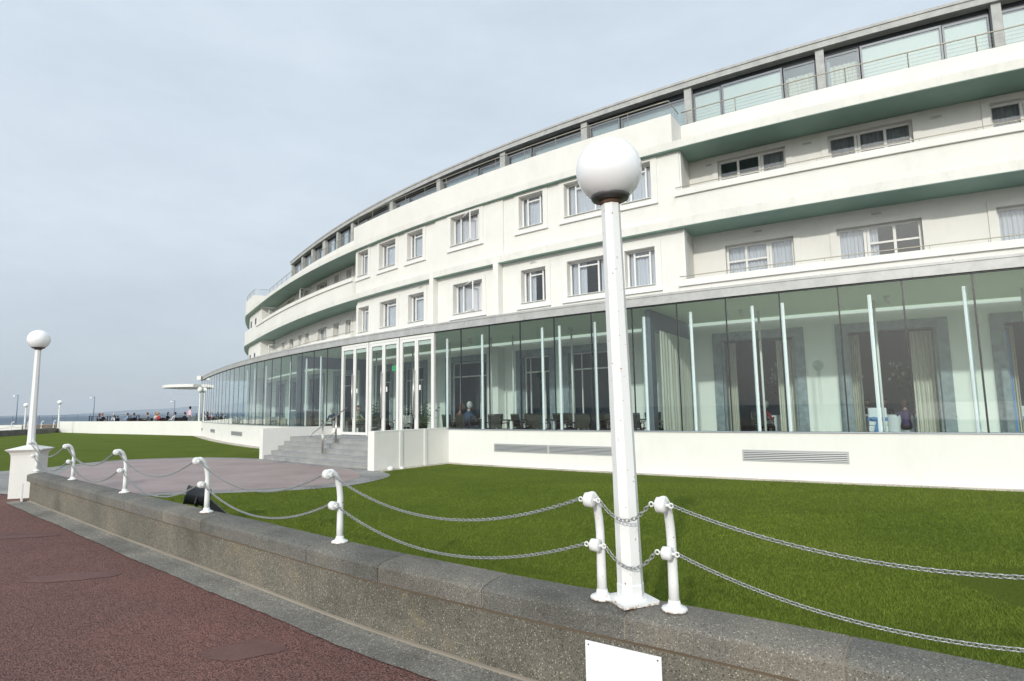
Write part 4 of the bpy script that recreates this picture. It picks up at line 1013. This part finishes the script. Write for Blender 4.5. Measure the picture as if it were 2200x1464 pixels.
# ------------------------------------------------------------------ furniture
def make_chair(back,seatm,frame,armed=True,cat_='chair',hgt=.90):
    r=empty('dining_chair')
    q=MB(); q.box(-.23,.23,-.22,.22,.44,.475); q.build('seat',seatm,r,bev=.008)
    q=MB(); mt=Matrix.Translation((0,-.22,.44))@Matrix.Rotation(rad(9),4,'X'); q.box(-.19,.19,-.01,.008,.07,hgt-.44-.02,mt); q.build('backrest',back,r)
    q=MB(); q.smooth=True
    for s in(-1,1): q.tube([mt@Vector((s*.205,0,-.02)),mt@Vector((s*.205,0,hgt-.44))],.014,8)
    q.tube([mt@Vector((-.205,0,hgt-.44)),mt@Vector((.205,0,hgt-.44))],.013,8); q.build('back_frame',frame,r)
    for sx in(-1,1):
        for y in(-.2,.2):
            q=MB(); q.smooth=True; q.tube([(sx*.21,y,.44),(sx*.225,y*1.12,0)],.013,8); q.build('leg',frame,r)
        if armed: q=MB(); q.smooth=True; q.tube([(sx*.225,-.22,.64),(sx*.24,.10,.66),(sx*.235,.2,.60),(sx*.22,.2,.46)],.014,8); q.build('armrest',frame,r)
    return r
ch_black=make_chair(C_MESH,C_BLK,M_BLACK,True,hgt=.92); tag(ch_black,'x','chair','black mesh-back dining chairs in the pavilion')
def put(proto_,used,x,y,z,rz,label,group=None):
    o=proto_ if not used[0] else copy_tree(proto_); used[0]=True; return place(o,(x,y,z),rz,label,group)
UB=[False]
def at(a,d,z=FL): p=P(a,d,0); return p[0],p[1],z
def bchair(a,d,turn,label): x,y,z=at(a,d); return put(ch_black,UB,x,y,z,facing(a)+turn,label)
def make_table(wx,wy,h,topm,legm,name='dining_table'):
    r=empty(name); q=MB(); q.box(-wx/2,wx/2,-wy/2,wy/2,h-.03,h); q.build('tabletop',topm,r,bev=.004)
    for sx in(-1,1):
        for sy in(-1,1): q=MB(); q.box(sx*(wx/2-.08)-.03,sx*(wx/2-.08)+.03,sy*(wy/2-.08)-.03,sy*(wy/2-.08)+.03,0,h-.03); q.build('leg',legm,r)
    return r
tb=make_table(.8,.8,.74,M_DARK,M_TRIM); tag(tb,'x','table','dark square dining tables in the pavilion'); UT=[False]
def table(a,d,label): x,y,z=at(a,d); return put(tb,UT,x,y,z,facing(a),label)
# glasses
def tumbler(x,y,z,label):
    q=MB(); q.smooth=True; q.lathe((x,y,z),[(.028,0),(.034,.13),(.031,.13),(.026,.01)],12); o=q.build('glass_tumbler',M_FIN); tag(o,label,'glass','glasses on the tables'); return o
# couple seen from behind, left of the lamp
table(-129.0,2.3,'dark dining table in front of the couple with the man in blue')
bchair(-128.48,1.4,PI,'dining chair with the man in the blue jacket'); bchair(-129.0,1.45,PI,'dining chair with the red-brown haired woman')
x,y,z=at(-128.5,1.5); person(x,y,z-.02,facing(-128.9)+PI,'sit',C_BLUE,C_NAVY,H_GR,'balding grey-haired person in a blue jacket seen from behind at a dining table',scale=1.04)
x,y,z=at(-128.98,1.6); person(x,y,z-.02,facing(-129.4)+PI-.25,'hunch',C_RUST,C_BLK,H_BR,'brown-haired person in a rust top leaning towards the one in blue',scale=1.02,long=True)
# row of tables and chairs right of them
k=0
for a,d in ((-127.2,1.7),(-126.1,1.9),(-124.9,1.7),(-123.9,2.0)):
    wh=['left of the fin','right of the fin','behind the near lamp pole','next to the curtained partition'][k]
    table(a,d,'dark laid dining table '+wh)
    bchair(a+.42,d-.1,PI/2,'black mesh chair at the right side of the table '+wh); bchair(a-.42,d-.25,-PI/2,'black mesh chair at the left side of the table '+wh)
    bchair(a+.1,d-.78,PI+.2,'black mesh chair on the window side of the table '+wh); bchair(a,d+.8,0,'black mesh chair on the wall side of the table '+wh)
    x,y,z=at(a+.1,d); tumbler(x,y,z+.74,'clear tumbler at the right of the table '+wh); x,y,z=at(a-.15,d-.1); tumbler(x,y,z+.74,'clear tumbler at the left of the table '+wh)
    k+=1
# lounge group left of the doors
table(-134.3,1.5,'dark table between the dark-suited person and the one in cream')
bchair(-135.0,1.5,-PI/2,'dark chair under the person in the dark suit'); bchair(-133.5,1.5,PI/2,'dark chair under the person in cream'); bchair(-136.9,1.9,PI,'dark chair left of the seated group'); bchair(-131.6,1.2,PI,'high dark chair just behind the left entrance door'); bchair(-130.6,1.4,PI-.4,'dark chair behind the middle entrance door')
x,y,z=at(-134.95,1.5); person(x,y,z,facing(-135)-PI/2,'hunch',C_NAVY,C_BLK,H_GR,'grey-haired person in a dark suit leaning over a table left of the doors',scale=1.0)
x,y,z=at(-133.55,1.5); person(x,y,z,facing(-133.5)+PI/2,'sit',C_CREAM,C_BLK,H_BR,'person in a cream top facing left beside the entrance doors',scale=1.0)
x,y,z=at(-132.3,1.6); person(x,y,z,facing(-132.3)+PI/2,'sit',C_NAVY,C_BLK,H_GR,'person in navy seated behind the left entrance door',scale=1.0)
x,y,z=at(-130.55,1.5); person(x,y,z,facing(-130.5)+PI,'sit',C_BLK,C_BLK,H_DK,'person in black seen from behind through the middle entrance door',scale=1.0,long=True)
# potted palms
def palm(a,d,h,label):
    x,y,z=at(a,d); r=empty('potted_palm',(x,y,z),0,label,'potted plant')
    q=MB(); q.lathe((0,0,0),[(.16,0),(.21,.38),(.19,.38)],16); q.build('pot',M_BLACK,r)
    q=MB(); rr=random.Random(int(-a*10))
    for i in range(30):
        th=rr.uniform(0,2*PI); el=rr.uniform(.5,1.4); L=h*rr.uniform(.5,.85); pr=None; c=Vector((0,0,.4))
        for k in range(8):
            t=k/7; p=c+Vector((math.cos(th)*math.cos(el),math.sin(th)*math.cos(el),math.sin(el)))*L*t-Vector((0,0,.25*L*t*t*math.cos(el)))
            if pr is not None:
                q.bar(pr,p,.008)
                sd=Vector((-math.sin(th),math.cos(th),0))
                for s in(-1,1): 
                    w=.20*(1-t*.6); q.add([p,p+sd*s*w+Vector((math.cos(th)*.05,math.sin(th)*.05,-.06)),p+(pr-p)*.35],[[0,1,2]])
            pr=p
    q.build('fronds',cloth('palm_green',(.05,.085,.03)),r)
palm(-132.9,1.8,1.6,'potted palm behind the left entrance door'); palm(-129.95,1.1,1.5,'potted palm behind the right entrance door')
# high chair
x,y,z=at(-130.0,.55); hc_=empty('high_chair',(x,y,z),facing(-129.2)+.6,'white folding high chair behind the right entrance door','high chair')
q=MB(); q.bar((-.2,.2,0),(-.05,-.12,.92),.04); q.bar((.2,.2,0),(.05+.1,-.12,.92),.04); q.bar((-.2,-.22,0),(-.12,.05,.62),.04); q.bar((.2,-.22,0),(.12,.05,.62),.04); q.build('frame',M_TRIM,hc_)
q=MB(); q.box(-.16,.16,-.12,.12,.52,.55); q.box(-.15,.15,-.15,-.13,.55,.9); q.build('seat',M_TRIM,hc_); q=MB(); q.box(-.2,.2,.1,.32,.68,.71); q.build('tray',M_TRIM,hc_)
# exit sign
x,y,z=at(-131.5,1.5,3.28); ex=empty('exit_sign',(x,y,z),facing(-130.7),'green illuminated exit sign hanging behind the middle doors','sign')
m,nt,b=nodes('green_exit'); b.inputs['Base Color'].default_value=(.02,.35,.12,1); b.inputs['Emission Color'].default_value=(.03,.6,.2,1); b.inputs['Emission Strength'].default_value=.5
q=MB(); q.box(-.12,.12,-.02,.02,-.11,.10); q.build('sign_face',m,ex); q=MB(); q.box(-.14,.14,-.025,.025,.10,.12); q.bar((-.1,0,.12),(-.1,0,.86),.008); q.bar((.1,0,.12),(.1,0,.86),.008); q.build('hanger',M_ALU,ex)
# ceiling spots
for a,lb in ((-128.72,'white ceiling spotlight above the couple at the left'),(-121.72,'white ceiling spotlight above the red-jacketed diner'),(-119.26,'white ceiling spotlight above the white-clothed tables'),(-131.0,'white ceiling spotlight behind the entrance doors'),(-125.6,'white ceiling spotlight behind the near lamp'),(-116.8,'white ceiling spotlight at the right edge'),(-133.2,'white ceiling spotlight left of the doors'),(-138.5,'white ceiling spotlight over the wooden counter'),(-142,'white ceiling spotlight over the far dining tables')):
    x,y,z=at(a,2.0,GT-.02); s_=empty('ceiling_spot',(x,y,z),facing(a),lb,'spotlight','white ceiling spotlights in the pavilion')
    q=MB(); q.box(-.06,.06,-.03,.03,-.03,0); q.build('mount',M_TRIM,s_); q=MB(); q.smooth=True; q.lathe((0,0,-.11),[(.03,-.08),(.035,.06),(.02,.07)],14,0,Matrix.Rotation(rad(35),4,'Y')); q.build('head',M_TRIM,s_)
# curtain on the partition and at the openings
def rcurtain(a,d0,d1,z0,z1,label,side=1):
    q=MB(); q.smooth=True; n=110; vs=[]
    for i in range(n+1):
        t=i/n; dd=d0+(d1-d0)*t; w=.035*math.sin(i*.62)+.015*math.sin(i*.23); k=1-.08*t
        vs+=[P(a+side*(w/1.3),dd,z0),P(a+side*(w*.5/1.3),d0+(d1-d0)*t*(1.0),z1)]
    q.add(vs,[[2*i,2*i+2,2*i+3,2*i+1] for i in range(n)]); o=q.build('partition_curtain',M_CURTB); return tag(o,label,'curtain')
rcurtain(-123.07,.78,3.5,FL+.01,3.62,'long beige pleated curtain hanging along the dark partition across the dining room')
cn=['right edge','second from right','third from right','first right of the partition']
for (a,b_),nm in zip(OPEN[1:5][::-1],['behind the red-jacketed diner','behind the white-clothed tables','at the right edge','beyond the right edge']):
    for (l,r,sd) in ((a+SW+.03,a+SW+.24,'left'),(b_-SW-.42,b_-SW-.02,'right')):
        q=MB(); q.smooth=True; n=60; vs=[]
        for i in range(n+1):
            t=i/n; dd=4.42+.045*math.sin(i*.55); vs+=[P(l+(r-l)*t,dd,FL),P(l+(r-l)*t,dd,3.52)]
        q.add(vs,[[2*i,2*i+2,2*i+3,2*i+1] for i in range(n)]); o=q.build('doorway_curtain',M_CURTB); tag(o,'beige curtain at the %s side of the doorway %s'%(sd,nm),'curtain','beige doorway curtains')
x0=at(-117.12,4.38); q=MB(); q.sweep([(4.36,FL),(4.40,FL),(4.40,3.4),(4.36,3.4)],-117.33,-117.22); o=q.build('blue_drape',C_SASH); tag(o,'narrow blue drape in the doorway at the right edge','curtain')
# banquet beyond the doorways
def round_table(a,d,label,r=.8):
    x,y,z=at(a,d); q=MB(); n=72; vs=[]
    for k,(rr,zz,w) in enumerate(((.0,.755,0),(r*.98,.755,0),(r,.74,0),(r*1.01,.5,.02),(r*1.03,.03,.05))):
        for j in range(n): th=2*PI*j/n; R_=rr+w*math.sin(j*1.05+math.sin(j*.2)); vs.append((x+R_*math.cos(th),y+R_*math.sin(th),z+zz))
    q.smooth=True; q.add(vs,[[k*n+j,k*n+(j+1)%n,(k+1)*n+(j+1)%n,(k+1)*n+j] for k in range(4) for j in range(n)])
    o=q.build('tablecloth',C_CLOTH); tag(o,label,'tablecloth','white-clothed round tables in the inner dining room'); return x,y,z
def flowers(a,d,label):
    x,y,z=at(a,d,FL+.755); r=empty('flower_vase',(x,y,z),0,label,'vase','tall flower vases on the white tables'); r.scale=(1.2,1.2,1.75)
    q=MB(); q.smooth=True; q.lathe((0,0,0),[(.06,0),(.015,.02),(.015,.45),(.05,.55)],12); q.build('vase',M_FIN,r)
    q=MB(); rr=random.Random(int(a*9))
    for i in range(14): q.sphere((rr.gauss(0,.10),rr.gauss(0,.10),.68+rr.gauss(0,.12)),.03,8,5)
    q.build('blossoms',C_WHITE,r)
    q=MB()
    for i in range(90):
        c=Vector((rr.gauss(0,.11),rr.gauss(0,.11),.62+rr.gauss(0,.12))); q.add([c,c+Vector((rr.gauss(0,.04),rr.gauss(0,.04),rr.gauss(0,.04))),c+Vector((rr.gauss(0,.03),0,.05))],[[0,1,2]])
    q.build('greenery',cloth('palm_green',(.05,.085,.03)),r)
TLAB=[(-121.55,6.3,'behind the first doorway right of the curtain'),(-119.95,5.9,'left one seen through the middle right doorway'),(-118.95,5.9,'right one seen through the middle right doorway'),(-116.2,5.7,'seen through the doorway at the right edge')]
for a,d,lb in TLAB:
    round_table(a,d,'white-clothed round table '+lb,.72); flowers(a,d,'flower vase on the table '+lb)
    x,y,z=at(a+.22,d-.25); tumbler(x,y,z+.755,'wine glass, front of table '+lb); x,y,z=at(a-.2,d-.2); tumbler(x,y,z+.755,'wine glass, left of table '+lb)
def covered_chair(a,d,turn,label):
    x,y,z=at(a,d); r=empty('covered_chair',(x,y,z),facing(a)+turn,label,'chair','white covered banquet chairs with blue sashes')
    q=MB(); q.box(-.23,.23,-.24,.22,0,.47); q.box(-.22,.22,-.26,-.20,.471,.96); q.build('chair_cover',C_CLOTH,r,bev=.03)
    q=MB(); q.box(-.235,.235,-.275,-.19,.60,.70); 
    q.smooth=True
    for s in(-1,1): q.sphere((s*.09,-.31,.66),.09,12,8,(1,.35,.6))
    q.add([(-.03,-.30,.64),(.03,-.30,.64),(.12,-.31,.24),(-.12,-.31,.27),(0,-.34,.25)],[[0,1,2,4],[0,4,3]])
    q.build('sash',C_SASH,r)
covered_chair(-119.48,5.0,PI,'white covered chair with blue bow, left of the person in purple'); covered_chair(-118.62,5.0,PI,'white covered chair with blue bow under the person in purple'); covered_chair(-120.15,5.3,PI-.4,'white covered chair under the person in white')
covered_chair(-116.9,5.2,PI-.4,'white covered chair at the doorway at the right edge')
x,y,z=at(-118.95,5.15); person(x,y,z,facing(-118.9)+PI,'sit',C_PURP,C_BLK,H_BR,'brown-haired person in purple with back to the window at a white table',scale=.88)
x,y,z=at(-120.05,5.4); person(x,y,z,facing(-120)+PI-.7,'sit',C_WHITE,C_BLK,H_DK,'dark-haired person in white at the left white table',scale=.86)
for a,d,c_,h_,lb in ((-119.62,6.9,C_BLK,H_DK,'dark-clothed person on the far side of the left white table'),(-119.25,6.9,C_NAVY,H_BR,'brown-haired person in navy on the far side between the two white tables'),(-121.0,6.9,C_GREY,H_DK,'person in grey on the far side of the table with the red-jacketed diner'),(-116.35,5.0,C_LB,H_BR,'person in pale blue at the white table at the right edge')):
    x,y,z=at(a,d); person(x,y,z,facing(a)+(0 if d>6 else PI),'sit',c_,C_BLK,h_,lb,scale=.93)
bchair(-121.82,5.2,PI-.4,'black chair under the person in red'); bchair(-121.18,5.1,PI,'black chair under the person in the dark waistcoat')
x,y,z=at(-121.85,5.2); person(x,y,z,facing(-121.8)+PI-.5,'hunch',C_RED,C_BLK,H_GR,'person in a red jacket leaning over a white table behind the glass',scale=.93)
x,y,z=at(-121.2,5.1); person(x,y,z,facing(-121.2)+PI-.2,'sit',C_BLK,C_BLK,H_BL,'fair-haired person in a dark waistcoat seen from behind near the fins',scale=.93)
# wooden counter and far dining tables on the left
x,y,z=at(-138.4,2.1); ctr=empty('wooden_counter',(x,y,z),facing(-138.4),'wood-panelled serving counter inside the left part of the pavilion','counter')
M_WOOD=simple('grey_brown_wood',(.20,.15,.11),.5,0,.3,5)
q=MB(); q.box(-1.0,.5,-.4,.4,0,1.15); q.build('cabinet',M_WOOD,ctr); q=MB(); q.box(-1.05,1.3,-.42,.42,1.151,1.19); q.build('countertop',M_TRIM,ctr); q=MB(); q.box(.52,1.25,-.38,.38,0,1.15); q.build('side_unit',M_ROOM,ctr); q=MB(); q.box(-.85,-.2,.401,.41,.25,.95); q.build('door',M_DARK,ctr)
ch_cr=make_chair(C_CREAM,C_CREAM,M_ALU,False,hgt=.86); tag(ch_cr,'x','chair','cream chairs at the far pavilion tables'); UC=[False]
tw=make_table(.8,.8,.74,M_TRIM,M_ALU); tag(tw,'x','table','white tables in the far pavilion dining area'); UW=[False]
spots=['nearest the wooden counter','second from the wooden counter','third from the wooden counter','fourth from the wooden counter','fifth from the wooden counter']
for i,a in enumerate((-140.4,-142.3,-144.3,-146.6,-149.2)):
    x,y,z=at(a,1.6); put(tw,UW,x,y,z,facing(a),'white table '+spots[i])
    for da,dd,tn_,w in ((.55,0,PI/2,'right'),(-.55,0,-PI/2,'left'),(.0,-.8,PI,'window')):
        x,y,z=at(a+da,1.6+dd); put(ch_cr,UC,x,y,z,facing(a)+tn_,'cream chair on the %s side of the white table %s'%(w,spots[i]))
    for j in range(2): x,y,z=at(a+.15-.3*j,1.5); tumbler(x,y,z+.74,'wine glass at the %s of the white table %s'%(['right','left'][j],spots[i]))

# ------------------------------------------------------------------ terrace drinkers
wk=make_chair(C_WICK,C_WICK,C_WICK,True,hgt=.82); tag(wk,'x','chair','dark wicker terrace chairs'); UK=[False]
tt=make_table(.8,.8,.72,C_WICK,C_WICK,'terrace_table'); tag(tt,'x','table','dark terrace tables'); UTT=[False]
def tp(px,D):  # spread along the terrace: bearing number and forward distance
    X=(px-1100)/1265*D; return X,D
TZ=.5
def drinker(px,D,rz,pose,top,legs,hair,label,long=False,chair=True,scale=1.0):
    x,y=tp(px,D); person(x,y,TZ,rz,pose,top,legs,hair,label,'people on the terrace' ,scale,long)
    if chair: put(wk,UK,x,y,TZ,rz,'dark wicker chair under '+label.replace(' on the terrace',''))
drinker(221,57.5,-1.2,'recline',C_PINK,C_GREY,H_BR,'brown-haired person in pink at the left end of the terrace')
drinker(227,57,-1.6,'recline',C_BLK,C_BLK,H_BR,'person in black beside the one in pink on the terrace')
drinker(252,56,1.2,'hunch',C_WHITE,C_GREY,H_GR,'person in white with a dark scarf on the terrace')
drinker(280,58,1.4,'sit',C_LB,C_GREY,H_BR,'person in pale blue far back on the terrace')
drinker(290,55,.9,'recline',C_LB,C_BLUE,H_BR,'person in light blue slouching behind the terrace table')
drinker(323,53,1.8,'sit',C_GREY,C_NAVY,H_BR,'person in dark grey in the middle of the terrace')
drinker(335,54.5,-1.4,'sit',C_WHITE,C_GREY,H_DK,'dark-haired person in white left of the fair-haired pair')
drinker(341,54,PI,'sit',C_CREAM,C_GREY,H_BL,'fair-haired person in cream on the terrace',True)
drinker(346,53.5,2.6,'sit',C_RED,C_GREY,H_BL,'fair-haired person in red on the terrace')
drinker(361,53,-1.6,'sit',C_BLK,C_BLK,H_DK,'dark long-haired person in black facing the one in pale shirt',True)
drinker(376,52.5,1.45,'recline',C_WHITE,C_NAVY,H_DK,'dark-haired person in a pale shirt leaning back on the terrace')
drinker(397,53,1.3,'recline',C_NAVY,C_BLK,H_BR,'person in navy seated just left of the standing man')
x,y=tp(410,52.5); person(x,y,TZ,-.5,'stand',C_PINK,C_GREY,H_DK,'standing person in a pink shirt seen from behind near the canopy','people on the terrace',1.02)
for px,D,lb in ((207,57,'tall dark terrace table at the left end'),(246,56,'dark terrace table beside the person in white'),(291,54.4,'dark terrace table beside the slouching person in light blue'),(311,54,'dark terrace table in the middle of the terrace'),(352,53.5,'dark terrace table among the fair-haired pair'),(368,52.7,'dark terrace table between the two dark-haired people'),(388,53,'dark terrace table beside the person in navy')):
    x,y=tp(px,D); put(tt,UTT,x,y,TZ+(.35 if px in(207,246,291) else 0),.3,lb)
for px,D,lb in ((308,54.5,'empty dark wicker chair left of the middle terrace table'),(315,54.8,'empty dark wicker chair right of the middle terrace table'),(284,55,'empty dark wicker chair behind the light blue person'),(392,54,'empty dark wicker chair behind the person in navy')):
    x,y=tp(px,D); put(wk,UK,x,y,TZ,.4,lb)
x,y=P(-151.9,1.2,0)[:2]; person(x,y,FL,1.2,'sit',C_BLK,C_GREY,H_BR,'person in black seated inside the far end of the pavilion')

# ------------------------------------------------------------------ light, sky, camera
EL=23.3; AZ=-108.5   # direction TOWARDS the sun, in the plan
sd=Vector((math.cos(rad(AZ))*math.cos(rad(EL)),math.sin(rad(AZ))*math.cos(rad(EL)),math.sin(rad(EL))))
L=bpy.data.lights.new('sun','SUN'); L.energy=2.15; L.angle=rad(1.6); L.color=(1,.955,.87)
lo=bpy.data.objects.new('sun',L); COL.objects.link(lo); lo.rotation_euler=sd.to_track_quat('Z','Y').to_euler()
W=bpy.data.worlds.new('World'); sc.world=W; W.use_nodes=True; nt=W.node_tree
bg=nt.nodes['Background']; bg.inputs[1].default_value=.1
sky=N(nt,'ShaderNodeTexSky'); sky.sky_type='NISHITA'; sky.sun_disc=False; sky.sun_elevation=rad(EL); sky.sun_rotation=math.atan2(sd.x,sd.y); sky.air_density=1; sky.dust_density=2.5; sky.altitude=0
tc=N(nt,'ShaderNodeTexCoord').outputs['Generated']
sx=N(nt,'ShaderNodeSeparateXYZ'); nt.links.new(tc,sx.inputs[0])
haze=ramp(nt,sx.outputs[2],[(0,(5.0,5.7,6.3)),(.08,(5.8,6.6,7.35)),(.22,(6.8,7.7,8.55)),(.40,(7.15,8.1,9.05)),(.7,(6.6,7.65,8.75)),(1,(6.2,7.35,8.55))])
mp=N(nt,'ShaderNodeMapping'); mp.inputs['Scale'].default_value=(1.2,1.2,3.8); nt.links.new(tc,mp.inputs[0])
n1=noise(nt,2.1,8,.62,mp.outputs[0])
cl=ramp(nt,n1,[(.28,(.96,.965,.975)),(.5,(1.05,1.05,1.05)),(.74,(1.17,1.15,1.125))])
hz=mix(nt,1.0,haze,cl,'MULTIPLY')
# brighter veil of haze around the sun
nrm=N(nt,'ShaderNodeVectorMath',operation='DOT_PRODUCT'); nt.links.new(tc,nrm.inputs[0]); nrm.inputs[1].default_value=sd
gl=ramp(nt,nrm.outputs['Value'],[(.0,(1,1,1)),(.5,(1.15,1.14,1.12)),(.8,(1.7,1.65,1.55)),(1,(3.2,3.0,2.7))])
hz=mix(nt,1.0,hz,gl,'MULTIPLY')
out=mix(nt,.88,sky.outputs[0],hz); nt.links.new(out,bg.inputs[0])

q=MB(); q.box(-9500,9500,-600,10200,-4.6,260)
m=bpy.data.materials.new('haze'); m.use_nodes=True; hn=m.node_tree; hn.nodes.clear(); o_=N(hn,'ShaderNodeOutputMaterial'); pv=N(hn,'ShaderNodeVolumePrincipled'); pv.inputs['Color'].default_value=(.86,.92,1,1); pv.inputs['Density'].default_value=HZ; hn.links.new(pv.outputs[0],o_.inputs['Volume'])
if HZ>0: o=q.build('haze',m); tag(o,kind='stuff')
cam=bpy.data.cameras.new('camera'); co=bpy.data.objects.new('camera',cam); COL.objects.link(co); sc.camera=co
f=1265; cam.sensor_width=36; cam.lens=f/2200*36; cam.clip_start=.05; cam.clip_end=40000
p=rad(6.6); r=rad(.9); F=Vector((0,math.cos(p),math.sin(p))); U=Vector((0,-math.sin(p),math.cos(p))); Rv=Vector((1,0,0))
R2=math.cos(r)*Rv-math.sin(r)*U; U2=math.sin(r)*Rv+math.cos(r)*U
co.matrix_world=Matrix(((R2.x,U2.x,-F.x,0),(R2.y,U2.y,-F.y,0),(R2.z,U2.z,-F.z,1.65),(0,0,0,1)))
sc.view_settings.view_transform='Standard'; sc.view_settings.look='None'; sc.view_settings.exposure=0; sc.view_settings.gamma=1
sc.cycles.volume_bounces=0; sc.cycles.max_bounces=8; sc.cycles.transparent_max_bounces=24; sc.cycles.glossy_bounces=3; sc.cycles.diffuse_bounces=3; sc.cycles.use_denoising=True; sc.cycles.sample_clamp_indirect=4
sc.cycles.caustics_reflective=False; sc.cycles.caustics_refractive=False
